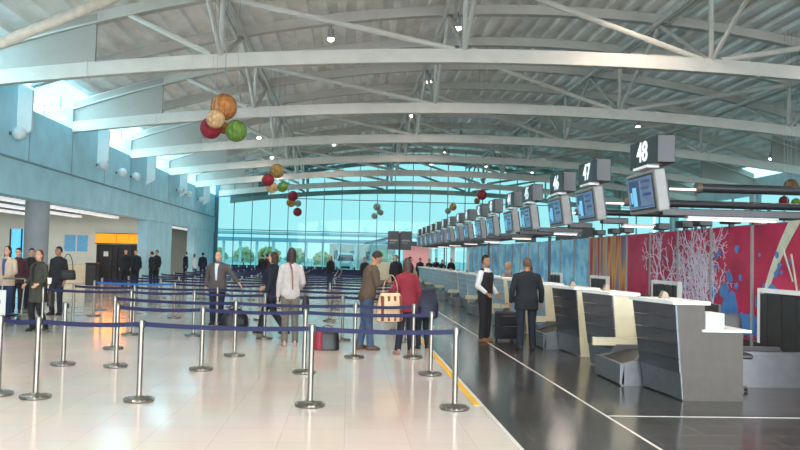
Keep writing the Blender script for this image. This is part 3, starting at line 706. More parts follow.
# ------------------------------------------------------------------ graphic panels behind the desks
def panel_mat(kind):
    m = bpy.data.materials.new('printed panel '+kind); m.use_nodes = True; nt = m.node_tree; p = nt.nodes['Principled BSDF']
    t = nt.nodes.new('ShaderNodeTexCoord'); n = nt.nodes.new('ShaderNodeTexNoise'); n.inputs['Detail'].default_value = 3
    mp = nt.nodes.new('ShaderNodeMapping')
    r = nt.nodes.new('ShaderNodeValToRGB'); e = r.color_ramp.elements
    cfg = {'blue': (.9, (1,1,1), [(.28,(112,116,176)),(.42,(90,164,214)),(.52,(150,212,234)),(.62,(96,168,220)),(.75,(166,136,190))]),
           'orange': (1.0, (1,2.2,.3), [(.3,(176,34,66)),(.42,(150,30,60)),(.5,(206,150,70)),(.58,(96,110,140)),(.7,(170,40,80))]),
           'red': (1.3, (1,1,1), [(.3,(140,24,60)),(.45,(166,34,72)),(.56,(178,44,82)),(.70,(156,32,68)),(.8,(150,30,80))]),
           'redblue': (1.6, (1,1,1), [(.3,(60,104,160)),(.44,(60,110,168)),(.47,(170,30,66)),(.56,(184,36,74)),(.8,(166,28,64))])}[kind]
    n.inputs['Scale'].default_value = cfg[0]; mp.inputs['Scale'].default_value = cfg[1]
    while len(e) < len(cfg[2]): e.new(.5)
    for q, (pos, c) in enumerate(cfg[2]): e[q].position = pos; e[q].color = (*lin(c), 1)
    nt.links.new(t.outputs['Object'], mp.inputs[0]); nt.links.new(mp.outputs[0], n.inputs['Vector']); nt.links.new(n.outputs['Fac'], r.inputs[0])
    nt.links.new(r.outputs[0], p.inputs['Base Color']); p.inputs['Roughness'].default_value = .38; p.inputs['Specular IOR Level'].default_value = .25
    return m
PM = {k: panel_mat(k) for k in ('blue','orange','red','redblue')}
GX = 6.8; PW = 1.49; PY0 = 12.73 - PW*3
part = thing('graphic_partition', 'long printed partition behind the check-in desks, red near and blue beyond', 'partition', (GX, PY0, 0))
np_ = 24
def ws(x0, y0, z0, x1, y1, z1): return (x0, y0, z0, x1, y1, z1)
for i in range(np_):
    y0 = PY0+i*PW; yc = y0+PW/2
    kind = ('red' if i < 7 else ('orange' if i < 9 else 'blue'))
    m = MB(); m.box(0, .04, i*PW+.03, (i+1)*PW-.03, .46, 2.40); m.build('printed_panel', PM[kind], part)
    m = MB(); m.box(-.03,.06, i*PW-.03, i*PW+.03, 0, 2.42); m.build('panel_post', M_grey, part)
    m = MB(); m.box(0,.05, i*PW+.03,(i+1)*PW-.03, 0, .45); m.build('kick_panel', M_darker, part)
# printed white branches (thin relief on the red panels)
rnd = random.Random(11)
br = MB()
def branch(y, z, a, L, w, d):
    if d == 0 or L < .05: return
    y2 = y+math.cos(a)*L; z2 = z+math.sin(a)*L
    if not (.5 < z2 < 2.42): return
    br.bar((-.006,y,z),(-.006,y2,z2), w*1.3, w*1.3)
    for s in (-1, 1):
        if rnd.random() < .88: branch(y2, z2, a+s*rnd.uniform(.3,.9), L*rnd.uniform(.66,.86), w*.8, d-1)
    if rnd.random() < .5: branch((y+y2)/2, (z+z2)/2, a+rnd.choice((-1,1))*rnd.uniform(.6,1.1), L*.6, w*.7, d-2)
b0 = 14.5-PY0
for yy, zz in ((b0-.3,.5),(b0+.1,.55),(b0+.3,.9),(b0-.1,1.3),(b0+.5,.6),(b0,.9),(b0+.9,.8),(b0+1.9,.9),(b0+1.4,.6),(b0+.4,1.3),(b0+2.3,1.2)):
    branch(yy, zz, math.pi/2+rnd.uniform(-.2,.2), .40, .022, 7)
br.build('printed_branches', mat('white branch print', (196,190,206), .4), part)
# pale figure shape at the near end and blue dots
fg = MB(); y9 = 12.3-PY0
pts = []
for q in range(21):
    u = q/20; pts.append((y9+.25-.9*u**1.7, .62+1.80*u))
for q in range(20):
    (ya, za), (yb, zb) = pts[q], pts[q+1]; u = q/20
    wa = .04+.30*(u**1.2); wb = .04+.30*((u+.05)**1.2)
    fg.hexa([(-.004,ya-wa,za),(.0,ya-wa,za),(.0,ya,za),(-.004,ya,za),(-.004,yb-wb,zb),(.0,yb-wb,zb),(.0,yb,zb),(-.004,yb,zb)])
for q in range(14):
    a = (y9-1.1+rnd.uniform(-.5,.4)); z = rnd.uniform(.6,1.5); dx = rnd.uniform(-.35,.35)
    fg.bar((-.003,a,z),(-.003,a+dx,z+rnd.uniform(.3,.6)), .02,.03)
fg.build('printed_swoosh', mat('pale green print', (190,196,176), .4), part)
dt = MB()
for q in range(64):
    y, z = rnd.uniform(11.2,14.3)-PY0, .5+1.6*rnd.random()**2
    rr = rnd.uniform(.03,.09) if z > 1.3 else rnd.uniform(.08,.22); n_ = 9
    z = max(z, .47+rr*1.2)
    dt.prism([(y+rr*math.cos(2*math.pi*k/n_)*rnd.uniform(.7,1.2), z+rr*math.sin(2*math.pi*k/n_)*rnd.uniform(.7,1.2)) for k in range(n_)], 'x', -.003-.0003*q, .0)
dt.build('printed_blots', mat('blue print', (64,112,170), .4), part)
# white framed belt openings in the partition
for i, y in enumerate((11.0, 15.48, 19.9, 24.3, 28.8)):
    t = thing('conveyor_hatch', 'white framed dark hatch in the partition, %s from the camera' % ORD[i], 'hatch', (GX-.05, y, 0), 0, 'conveyor hatches')
    w = 1.36
    m = MB(); m.box(-.06,.03,-.02,w+.02,1.28,1.35); m.box(-.06,.03,w-.04,w+.02,.46,1.28); m.box(-.06,.03,-.02,.04,.46,1.28); m.build('frame', M_white, t)
    m = MB()
    for q in range(6): m.box(-.05-.01*(q%2),-.03,.06+q*(w-.12)/6,.06+(q+1)*(w-.12)/6-.01,.42,1.26)
    m.build('curtain', M_darker, t)
# dark clamp lamps on the partition's top edge
for i, y in enumerate((9.3, 10.6, 12.68, 13.5, 14.6, 15.4, 16.6, 18.7, 19.6, 20.8, 23)):
    t = thing('clamp_lamp', 'small dark box lamp on the partition top, %s from the camera' % ORD[i], 'lamp', (GX, y, 2.40), 0, 'dark box lamps on the partition')
    m = MB(); m.bbox(-.14,.12,-.16,.16,.05,.19,.015); m.build('head', M_black, t); m = MB(); m.box(-.03,.05,-.03,.03,0,.07); m.build('clamp', M_dark, t)
# ventilation / cable tubes beyond the partition
for i, y in enumerate((16.14, 20.5, 25.0)):
    t = thing('transverse_duct', 'dark round duct above the partition running rightwards, %s from the camera' % ORD[i], 'duct', (7.4, y, 3.35), 0, 'dark round ducts')
    m = MB(); m.tube((0,0,0),(13,0,0), .10, n=20); m.build('pipe', M_dark, t, smooth='auto'); m = MB(); m.tube((-.05,0,0),(.06,0,0), .115, n=20); m.build('end_cap', mat('brown cap', (92,80,74), .5), t, smooth='auto')
    m = MB(); m.tube((4,0,0),(4,0,-3.35), .05); m.build('post', M_dark, t); m = MB(); m.tube((11,0,0),(11,0,-3.35), .05); m.build('post', M_dark, t)
    m = MB(); m.box(-.62,-.02,-.02,.02,-.06,-.02); m.build('lamp_strip', M_tube, t)

# overhead signboards beyond the partition with yellow discs
M_disc = mat('yellow disc', (216,180,40), .4, emit=(216,176,40), es=.4)
for nm, x, y, w, dx, cx in (('right', 10.0, 34, 1.75, .6, 0), ('left', 8.0, 35, .95, 0, 0)):
    t = thing('overhead_signboard', 'black overhead signboard with a yellow disc, the %s one beyond the partition' % nm, 'sign', (x, y, 2.55), 0, 'black overhead signboards')
    m = MB(); m.bbox(-w/2,w/2,-.06,.06,0,.7,.02); m.build('board', M_black, t)
    m = MB(); m.tube((.12,-.07,.42),(.12,-.06,.42), .16, n=20); m.build('disc', M_disc, t)
    m = MB(); m.prism([(.04,.42),(.12,.34),(.12,.39),(.2,.39),(.2,.45),(.12,.45),(.12,.50)], 'y', -.08, -.07); m.build('arrow', M_black, t)
    for s in (-1, 1): m = MB(); m.tube((s*(w/2-.05),0,0),(s*(w/2-.05),0,-2.55), .05); m.build('post', M_white, t)
# shops and back wall right of the glass
bk = thing('kiosk_row', 'pinkish lit kiosk row behind the far end of the desks', 'kiosk', (9, 57, 0))
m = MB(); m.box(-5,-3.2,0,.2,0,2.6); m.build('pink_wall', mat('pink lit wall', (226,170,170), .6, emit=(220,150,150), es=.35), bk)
m = MB(); m.box(-5.1,4,-.4,.4,2.6,2.9); m.build('header', mat('dark header', (88,92,104), .5), bk)
for x in (-3.1,-1.4,-.2,1.2,2.6,4): m = MB(); m.box(x-.14,x+.14,-.15,.15,0,2.6); m.build('pillar', M_white, bk)
m = MB(); m.box(-5,-1.4,-.55,-.35,0,1.05); m.build('counter', M_cream, bk)
# tall backdrop beyond the desks on the right side, beneath the ducts
m = MB(); m.box(11.5, XR, 40, 40.2, 0, 2.6)
tag(m.build('screen_wall', mat('pale teal screen wall', (150,186,194), .6)), 'pale teal screen wall across the right side behind the partition', 'screen wall')
# twin grey boards on a pole
t = thing('information_board', 'twin dark grey notice boards on a pole near the end glass', 'notice board', (2.57, 40, 0))
for s in (-1, 1):
    m = MB(); m.bbox(s*.32-.29,s*.32+.29,-.05,.05,2.12,3.08,.015); bb = m.build('board', mat('grey board', (92,88,92), .5), t)
    m = MB(); m.box(s*.32-.2,s*.32+.2,-.058,-.05,2.56,2.64); m.box(s*.32-.2,s*.32+.1,-.058,-.05,2.46,2.49); m.build('lettering', M_grey, bb)
m = MB(); m.tube((0,0,0),(0,0,3.0), .05); m.build('pole', M_dark, t)
m = MB(); m.lathe([(.25,0),(.25,.02),(.05,.04)]); m.build('base', M_dark, t)
t = thing('cream_screen', 'plain cream freestanding screen between the queue and the far desks', 'screen', (1.75, 36, 0))
m = MB(); m.bbox(-.62,.62,-.04,.04,.12,1.5,.01); m.build('panel', M_cream, t); m = MB(); m.box(-.55,-.49,-.25,.25,0,.12); m.box(.49,.55,-.25,.25,0,.12); m.build('feet', M_dark, t)

#PEOPLE#
# ------------------------------------------------------------------ people
def at(px, Y):   # X on the hall floor for a given distance Y
    d = fwd + rt*((px-400)/F); return (d.x*Y/d.y, Y)


M_skin = {'fair': mat('fair skin', (206,158,134), .55, var=.03), 'tan': mat('tan skin', (168,120,94), .55, var=.03)}
def remesh(mb, name, mats, parent, vox, smooth_it=3, loc=None):
    me = mb.mesh(name+'_src', mats if isinstance(mats, (list, tuple)) else [mats])
    bmfix(me)
    o = bpy.data.objects.new(name, me); COL.objects.link(o)
    r = o.modifiers.new('r', 'REMESH'); r.mode = 'VOXEL'; r.voxel_size = vox; r.use_smooth_shade = True
    sm = o.modifiers.new('s', 'SMOOTH'); sm.iterations = smooth_it; sm.factor = .5
    dg = bpy.context.evaluated_depsgraph_get(); m2 = bpy.data.meshes.new_from_object(o.evaluated_get(dg))
    bpy.data.objects.remove(o); bpy.data.meshes.remove(me)
    m2.name = name
    if not m2.materials:
        for q in (mats if isinstance(mats, (list, tuple)) else [mats]): m2.materials.append(q)
    m2.polygons.foreach_set('use_smooth', [True]*len(m2.polygons)); m2.update()
    o = bpy.data.objects.new(name, m2); COL.objects.link(o); o.parent = parent
    return o
V = Vector
TR = [(.84,.0,.105,.085),(.90,.0,.160,.110),(.97,.0,.168,.118),(1.06,.005,.148,.108),(1.15,.01,.146,.105),(1.25,.012,.162,.112),(1.34,.01,.172,.115),(1.41,.0,.146,.098),(1.455,-.005,.100,.076),(1.49,-.005,.062,.060)]
def person(label, loc, rz, H=1.75, wide=1.0, name_group=None, legs=None, arms=None, lean=0, leanx=0, turn=0, nod=0, top=(60,60,70), topm='jacket', hem=.80, trousers=(40,42,50), shoes=(30,26,24), hair=(40,28,22), hairstyle='short', skin='fair', shirt=None, sleeves=True, vox=.011, build=1.0, under=None, skirt=False, collar=True):
    """local frame: the person faces +y, right hand on +x; the Empty stands on the floor between the feet"""
    t = thing('person', label, 'person', (loc[0], loc[1], 0), rz, name_group)
    t.scale = (H/1.75*wide, H/1.75*wide, H/1.75)
    far = vox > .016
    L = legs or {}
    def off(z): k = max(0, z-.92); return lean*k, leanx*k
    def sh(p): dy, dx = off(p[2]); return V((p[0]+dx, p[1]+dy, p[2]))
    hips = {s: V((s*.092*build, 0, .90)) for s in (-1, 1)}
    knee = {1: V(L.get('kr', (.10,.03,.49))), -1: V(L.get('kl', (-.10,.03,.49)))}
    ank = {1: V(L.get('ar', (.10,-.01,.085))), -1: V(L.get('al', (-.10,-.01,.085)))}
    toe = {1: L.get('tr', .15), -1: L.get('tl', -.15)}   # outward turn of the foot
    A = arms or {}
    shl = {s: sh((s*.176*build, -.005, 1.385)) for s in (-1, 1)}
    elb = {1: V(A.get('er', (.235,-.03,1.12))), -1: V(A.get('el', (-.235,-.03,1.12)))}
    wri = {1: V(A.get('wr', (.245,.05,.87))), -1: V(A.get('wl', (-.245,.05,.87)))}
    def torso(m, infl, z0, z1, front=0, fl=0):
        rings = []
        zs = [r for r in TR if z0-.02 <= r[0] <= z1]
        if z0 < TR[0][0]: rings.append((0, 0, z0, .165*build+infl+fl, .115+infl+fl)); zs = [r for r in TR if r[0] > .93 and r[0] <= z1]
        for z, cy, rx, ry in zs:
            dy, dx = off(z); rings.append((dx, cy+dy, z, rx*build+infl, ry*(build**.5)+infl))
        m.loft(rings, 20)
    # ---- body: one continuous surface
    m = MB(); torso(m, 0, .84, 1.5)
    for s in (-1, 1):
        m.cap(hips[s], knee[s], .088, .056); m.cap(knee[s], ank[s], .054, .038)
        f = V((math.sin(toe[s])*.0+s*0, 0, 0)); d = V((math.sin(toe[s]), math.cos(toe[s]), 0))
        m.cap(ank[s]-V((0,0,.035)), ank[s]+d*.12-V((0,0,.05)), .036, .028)
        m.cap(shl[s], elb[s], .050, .040); m.cap(elb[s], wri[s], .038, .026)
    hc = sh((0, .015, 1.635)) + V((0, nod*.05, -abs(nod)*.01)); nb = sh((0,-.01,1.44))
    m.cap(nb, hc-V((0,.02,.07)), .056, .052)
    Rh = Matrix.Rotation(turn, 3, 'Z') @ Matrix.Rotation(-nod, 3, 'X')
    hp = lambda p: hc + Rh @ V(p)
    m.ell(hc, (.073,.092,.112), 16, 12, rot=Rh)
    m.ell(hp((0,.035,-.055)), (.052,.055,.060), 12, 8, rot=Rh)          # jaw
    m.cap(hp((0,.088,.012)), hp((0,.112,-.025)), .008, .014)             # nose
    m.cap(hp((-.022,.086,-.055)), hp((.022,.086,-.055)), .008)           # lips
    m.cap(hp((-.035,.080,.028)), hp((.035,.080,.028)), .010)             # brow
    for s in (-1, 1): m.ell(hp((s*.076,-.005,-.008)), (.010,.020,.030), 8, 6, rot=Rh)
    for s in (-1, 1):                                                    # hands
        d = (wri[s]-elb[s]).normalized(); d = (d + V(A.get('hr' if s > 0 else 'hl', (0,0,0)))).normalized()
        side = V((0,1,0)) if abs(d.y) < .8 else V((0,0,1)); side = (side - d*side.dot(d)).normalized(); nrm = d.cross(side)
        p0 = wri[s]; pc = p0 + d*.055
        m.cap(p0, pc, .024, .026); m.ell(pc, (.020,.030,.036), 10, 8)
        for k, (o_, ln) in enumerate(((.027,.066),(.009,.076),(-.009,.070),(-.027,.056))):
            b0 = pc + d*.025 + side*o_; b1 = b0 + d*ln*.55 + nrm*(-s)*.006; b2 = b1 + d*ln*.40 + nrm*(-s)*.022
            m.cap(b0, b1, .0088, .0080); m.cap(b1, b2, .0080, .0066)
        tb = p0 + d*.03 + side*.024; m.cap(tb, tb + d*.03 + side*.026, .0105, .0095); m.cap(tb + d*.03 + side*.026, tb + d*.062 + side*.03 + nrm*(-s)*.01, .0095, .0080)
    remesh(m, 'body', M_skin[skin], t, min(vox, .009) if not far else vox*.8, 2)
    # ---- eyes
    if not far:
        m = MB()
        for s in (-1, 1): m.ell(hp((s*.030,.082,.012)), (.013,.010,.008), 8, 6, rot=Rh)
        m.build('eyes', mat('dark eyes', (40,32,30), .3), t, smooth=True)
    # ---- trousers, shoes
    m = MB()
    m.loft([(0,0,.80,.12*build,.09),(0,0,.88,.168*build,.118),(0,0,.97,.172*build+.004,.124),(0,.003,1.03,.158*build+.003,.114)], 20)
    for s in (-1, 1):
        m.cap(hips[s], knee[s], .104, .075); m.tube(knee[s], ank[s]-V((0,0,.02)), .074, .066, 12); m.ell(knee[s], (.074,)*3)
    remesh(m, 'trousers', mat('trouser cloth %d %d %d' % trousers, trousers, .85, var=.08, scale=20), t, vox)
    for s in (-1, 1):
        m = MB(); d = V((math.sin(toe[s]), math.cos(toe[s]), 0)); a = ank[s]; dz = a.z-.085
        m.loft([(0,.045,dz+.0,.043,.125),(0,.045,dz+.03,.046,.130),(0,.03,dz+.062,.040,.10),(0,-.02,dz+.10,.036,.055)], 16)
        ct = Matrix.Rotation(-toe[s], 3, 'Z'); m.v = [tuple(ct @ V(v) + V((a.x, a.y, 0))) for v in m.v]
        m.build('shoe', mat('shoe %d %d %d' % shoes, shoes, .5), t, smooth=True)
    # ---- garments
    tm = mat('cloth %d %d %d' % top, top, .85, var=.045, scale=14, bump=.1)
    um = mat('cloth %d %d %d' % under, under, .85, var=.04, scale=14) if under else tm
    if under and topm == 'waistcoat':
        m = MB(); torso(m, .014, .95, 1.50)
        for s in (-1, 1): m.cap(shl[s], elb[s], .068, .056); m.tube(elb[s], elb[s].lerp(wri[s], .93), .056, .040, 12)
        remesh(m, 'shirt', um, t, vox)
        m = MB(); torso(m, .026, .93, 1.42)
        for s in (-1, 1): m.cap(sh((s*.10,-.01,1.44)), sh((s*.12,0,1.38)), .052, .06)
        remesh(m, 'waistcoat', tm, t, vox)
    else:
        m = MB(); torso(m, .026, hem, 1.50, fl=.02 if hem < .75 else .008)
        for s in (-1, 1):
            m.cap(shl[s], elb[s], .072, .058); m.tube(elb[s], elb[s].lerp(wri[s], .95), .058, .045, 14)
            m.ell(elb[s], (.058,)*3)
        for s in (-1, 1): m.cap(sh((s*.045,-.01,1.435)), shl[s]+V((0,0,.012)), .055, .060)
        if collar: m.tube(sh((0,-.012,1.41)), sh((0,-.020,1.502)), .088, .070, 16)
        remesh(m, topm, tm, t, vox)
        if under:
            m = MB(); rings = []
            for z, cy, rx, ry in TR:
                if z < .98 or z > 1.46: continue
                dy, dx = off(z); w = .030+.045*(z-.95)/.5; rings.append((dx, cy+dy+(ry+.035)*.55, z, w, (ry+.035)*.47))
            m.loft(rings, 16); m.build('shirt', um, t, smooth=True)
    if skirt: pass
    # ---- hair
    hm = mat('hair %d %d %d' % hair, hair, .7, var=.15, scale=30)
    if hairstyle != 'bald':
        m = MB(); m.ell(hp((0,-.014,.022)), (.080,.094,.106), 16, 12, rot=Rh)
        if hairstyle == 'short':
            cut = []
            m2 = MB(); m2.ell(hp((0,-.018,.020)), (.0795,.092,.104), 18, 14, rot=Rh)
            # keep only what lies above the hairline
            keep = []
            inv = Rh.transposed()
            for f in m2.f:
                c = inv @ (sum((V(m2.v[i]) for i in f), V((0,0,0)))/len(f) - hc)
                if c.z > .055 or (c.y < .02 and c.z > -.045) : keep.append(f)
            m2.f = keep; m2.m = [0]*len(keep); o = m2.build('hair', hm, t, smooth=True)
            sm = o.modifiers.new('thick', 'SOLIDIFY'); sm.thickness = .012; sm.offset = 0
        else:
            ln = {'long': .26, 'bob': .13}[hairstyle]
            m = MB(); m.ell(hp((0,-.022,.026)), (.086,.092,.102), 16, 12, rot=Rh)
            m.cap(hp((0,-.055,-.02)), hp((0,-.062,-ln)), .075, .055)
            for s in (-1, 1): m.cap(hp((s*.066,-.02,.0)), hp((s*.066,-.012,-ln*.8)), .030, .026)
            remesh(m, 'hair', hm, t, vox)
    else:
        m = MB()
        for s in (-1, 1): m.cap(hp((s*.068,-.03,.0)), hp((s*.04,-.082,-.01)), .016)
        m.build('hair', hm, t, smooth=True)
    return t
def floorP(px, py):
    d = fwd + rt*((px-400)/F) + up*((225-py)/F); return (d*(-EYE/d.z)).to_2d()
PI = math.pi
# woman in the olive coat walking towards the queue, left
person('woman with auburn hair in an olive coat walking with a dark bag, far left', at(41,16.7), R(150), 1.69, .98, hair=(120,56,34), hairstyle='bob', top=(62,60,50), topm='coat', hem=.62, trousers=(26,26,30),
       legs={'kr': (.09,.10,.50), 'ar': (.09,.02,.085), 'kl': (-.09,.02,.49), 'al': (-.09,-.16,.10)}, arms={'er': (.27,-.04,1.13), 'wr': (.22,.16,1.0), 'el': (-.26,.02,1.12), 'wl': (-.24,.20,1.02)}, turn=R(25), under=(24,24,26), build=1.02)
def handbag(loc, rz, label, c, w=.36, h=.24, d=.14, strap=.5, name='handbag', stripes=None):
    t = thing(name, label, 'bag', loc, rz)
    m = MB(); m.loft([(0,0,0,w*.42,d*.42),(0,0,.02,w*.5,d*.5),(0,0,h*.6,w*.48,d*.5),(0,0,h*.9,w*.42,d*.34),(0,0,h,w*.38,d*.16)], 20)
    m.build('bag_body', mat('bag %d %d %d' % c, c, .6, var=.08), t, smooth='auto')
    if stripes:
        for q in range(4):
            x = (-.36+.24*q)*w; m = MB(); m.bbox(x-.05*w, x+.05*w, -d*.46, d*.46, .015, h*.9, .004)
            m.v = [(v[0], v[1]*(1.10-.25*v[2]/h), v[2]) for v in m.v]; m.build('stripe', mat('bag stripe', stripes, .7), t)
    m = MB(); n = 10
    pts = [V((w*.3*math.cos(PI*q/n), 0, h*.92+strap*math.sin(PI*q/n))) for q in range(n+1)]
    for a, b in zip(pts[:-1], pts[1:]): m.tube(a, b, .009, n=6)
    m.build('strap', mat('strap %d %d %d' % c, tuple(int(v*.8) for v in c), .6), t)
    return t
handbag((at(54,16.72)[0], 16.72, .52), R(100), 'dark brown shoulder bag hanging beside the woman in the olive coat', (50,40,38), .34, .40, .14, .46)
cp = thing('paper_cup', 'small white paper cup held by the woman in the olive coat', 'cup', (at(52,16.4)[0], 16.4, 1.0))
m = MB(); m.lathe([(.032,0),(.042,.11),(.044,.112)], n=16); m.build('cup_body', M_white, cp, smooth='auto'); m = MB(); m.lathe([(.045,.108),(.045,.12),(.038,.124)], n=16); m.build('lid', M_white, cp)
# woman with trolley at the left edge
person('dark-haired woman in a beige jacket pushing a luggage trolley at the left edge', at(9,19.0), R(170), 1.76, .95, hair=(40,26,24), hairstyle='long', top=(196,172,150), topm='jacket', hem=.82, trousers=(46,58,92), arms={'er': (.25,.05,1.14), 'wr': (.22,.32,1.04), 'el': (-.25,.05,1.14), 'wl': (-.22,.32,1.04)}, under=(70,90,130))
t = thing('luggage_trolley', 'steel luggage trolley with a white front board at the left edge', 'trolley', (at(7,17.9)[0], 17.9, 0), R(175))
m = MB(); m.tube((-.25,-.42,1.02),(.25,-.42,1.02),.018)
for s in (-1,1): m.tube((s*.25,-.42,1.02),(s*.25,-.30,.2),.016); m.tube((s*.25,-.30,.2),(s*.20,.5,.18),.016)
m.tube((-.2,.5,.18),(.2,.5,.18),.016); m.build('frame', M_metal, t)
m = MB(); m.bbox(-.27,.27,.40,.43,.24,.80,.01); b_ = m.build('front_board', M_white, t)
m = MB()
for q in range(4): m.box(-.16+q*.08,-.12+q*.08,.43,.434,.50,.58)
m.build('lettering', mat('faded blue print', (60,70,110), .6), b_)
m = MB(); m.bbox(-.22,.22,-.26,.36,.20,.24,.01); m.build('deck', M_blue, t)
for x, y in ((-.22,-.25),(.22,-.25),(0,.42)): m = MB(); m.tube((x-.02,y,.07),(x+.02,y,.07),.07,n=16); m.build('wheel', M_black, t); m = MB(); m.box(x-.025,x+.025,y-.01,y+.01,.07,.2); m.build('fork', M_metal_d, t)
person('short-haired person in black behind the trolley woman, near the left edge', at(20,21.5), R(185), 1.72, hair=(24,18,18), top=(66,34,40), trousers=(30,30,36), vox=.016)
person('person in a black jacket behind the woman in the olive coat', at(33,22.6), R(200), 1.72, hair=(20,18,18), top=(30,32,38), trousers=(36,40,56), vox=.016)
person('person in black with a shoulder bag walking before the round column', (-8.05, 22.3-1.2), R(150), 1.74, hair=(22,18,18), top=(32,32,38), trousers=(28,30,38), vox=.014, skin='tan', legs={'kr': (.09,.12,.50), 'ar': (.09,.05,.085)}, arms={'el': (-.26,-.02,1.12), 'wl': (-.26,.08,.9)}) if False else None
person('person in black carrying a black shoulder bag, right of the round column', (at(60,21)[0], 21), R(160), 1.78, hair=(22,18,18), top=(32,32,38), trousers=(34,38,54), vox=.014, skin='tan', legs={'kr': (.09,.12,.50), 'ar': (.09,.05,.085)})
handbag((at(69.5,20.9)[0], 20.9, .92), R(20), 'black shoulder bag hanging beside the person right of the round column', (26,26,32), .42, .26, .16, .44)
# standing man in the grey blazer leaning on a post
person('balding man in a grey-brown blazer and pale shirt leaning one hand on a post', (-3.12, 18.9), R(172), 1.76, hair=(120,110,100), hairstyle='bald', top=(88,78,78), topm='blazer', hem=.78, trousers=(34,38,58), under=(208,214,226), skin='fair', build=1.12,
       arms={'el': (-.36,.05,1.20), 'wl': (-.55,.14,1.01), 'er': (.27,-.04,1.12), 'wr': (.27,.06,.88)}, turn=R(-8))
bg = thing('travel_bag', 'black soft travel bag on the floor beside the man in the blazer', 'bag', (at(238,18.6)[0]+.0, 18.6, 0), R(15))
m = MB(); m.loft([(0,0,.0,.30,.14),(0,0,.03,.33,.17),(0,0,.22,.31,.16),(0,0,.36,.22,.11),(0,0,.42,.10,.06)], 24); m.build('bag_body', M_black, bg, smooth='auto')
m = MB(); pts = [V((.16*math.cos(PI*q/8),0,.36+.14*math.sin(PI*q/8))) for q in range(9)]
for a, b in zip(pts[:-1], pts[1:]): m.tube(a, b, .012, n=6)
m.build('handle', M_dark, bg); m = MB(); m.bbox(-.2,.2,-.175,-.15,.06,.2,.01); m.build('pocket', M_dark, bg)
# woman with pale sweater, seen from behind
person('woman with long dark hair and a cream jumper seen from behind in the queue', (-1.08, 14.75), R(8), 1.84, .88, hair=(46,28,26), hairstyle='long', top=(172,164,162), topm='jumper', hem=.84, trousers=(100,94,84), shoes=(170,140,130), legs={'kr': (.10,.0,.49), 'kl': (-.09,.02,.49), 'ar': (.12,.02,.085)}, arms={'er': (.25,.02,1.14), 'wr': (.20,.20,1.02)}, collar=False)
st = thing('bag_strap', 'brown shoulder strap across the back of the woman in the cream jumper', 'strap', (-1.08, 14.75, 0), R(8)); st.scale = (1.065,)*3
m = MB(); m.sweep([V((-.03,-.105,1.46)), V((0,-.152,1.36)), V((.02,-.158,1.2)), V((.025,-.152,1.0))], .022, .022); m.build('webbing', mat('brown leather', (124,76,66), .6), st)
handbag((-.80, 14.95, .60), R(80), 'dark shoulder bag at the right hip of the woman in the cream jumper', (44,36,48), .30, .34, .12, .40)
person('woman in a dark navy coat stepping left, behind the cream jumper', (-1.62, 16.9), R(75), 1.76, hair=(66,40,32), hairstyle='bob', top=(30,32,46), topm='coat', hem=.70, trousers=(26,28,38), shoes=(40,34,34),
       legs={'kr': (.09,.20,.51), 'ar': (.09,.30,.085), 'kl': (-.09,-.06,.50), 'al': (-.09,-.36,.12)}, arms={'er': (.24,.06,1.14), 'wr': (.18,.24,1.0)})
# bag on the floor
t = thing('duffel_bag', 'black and crimson duffel bag standing on the queue floor', 'bag', (-.36, 14.3, 0), R(5))
m = MB(); m.loft([(0,0,.0,.21,.12),(0,0,.02,.23,.14),(0,0,.28,.21,.13),(0,0,.36,.17,.09),(0,0,.38,.12,.05)], 24); m.build('bag_body', M_black, t, smooth='auto')
m = MB(); m.loft([(-.15,-.005,.01,.095,.15),(-.155,-.005,.2,.09,.15),(-.14,-.0,.33,.07,.11)], 16); m.build('side_panel', mat('crimson nylon', (140,24,52), .6), t, smooth='auto')
m = MB(); pts = [V((.10*math.cos(PI*q/8),0,.37+.07*math.sin(PI*q/8))) for q in range(9)]
for a, b in zip(pts[:-1], pts[1:]): m.tube(a, b, .010, n=6)
m.build('handle', M_dark, t)
# man in brown jacket reading
person('man in a brown jacket and blue jeans looking down at a paper', at(368.5, 14.45), R(-75), 1.82, hair=(34,26,24), top=(84,68,54), topm='jacket', hem=.84, trousers=(66,82,108), shoes=(86,60,46), skin='tan', nod=R(46), lean=.16,
       arms={'er': (.22,.12,1.16), 'wr': (.10,.34,1.20), 'el': (-.22,.14,1.14), 'wl': (-.08,.34,1.17)}, legs={'kr': (.10,.02,.49), 'ar': (.11,.06,.085), 'kl': (-.10,-.0,.49), 'al': (-.11,-.08,.085)}, build=1.06)
t = thing('paper_sheet', 'white paper held by the man in the brown jacket', 'paper', (at(386,14.5)[0], 14.5, 1.22), R(-78))
m = MB(); m.hexa([(-.10,-.10,.0),(.10,-.10,.0),(.10,.14,.03),(-.10,.14,.03),(-.10,-.10,.003),(.10,-.10,.003),(.10,.14,.033),(-.10,.14,.033)]); m.build('sheet', M_white, t)
# woman in red with tote
person('woman with long brown hair in a red jacket seen from behind', (1.05, 13.9), R(18), 1.70, .93, hair=(74,50,44), hairstyle='long', top=(124,30,46), topm='jacket', hem=.76, trousers=(28,30,44), shoes=(160,120,110), lean=.04, turn=R(-5),
       legs={'kr': (.09,.03,.49), 'kl': (-.12,.0,.49), 'al': (-.20,-.06,.085)}, arms={'el': (-.27,.05,1.16), 'wl': (-.34,.24,1.06), 'er': (.25,.0,1.14), 'wr': (.24,.10,.92)}, build=1.02)
handbag((.74, 13.72, .58), R(25), 'cream and tan striped tote bag on the shoulder of the woman in red', (206,176,140), .50, .50, .18, .36, name='tote_bag', stripes=(120,62,44))
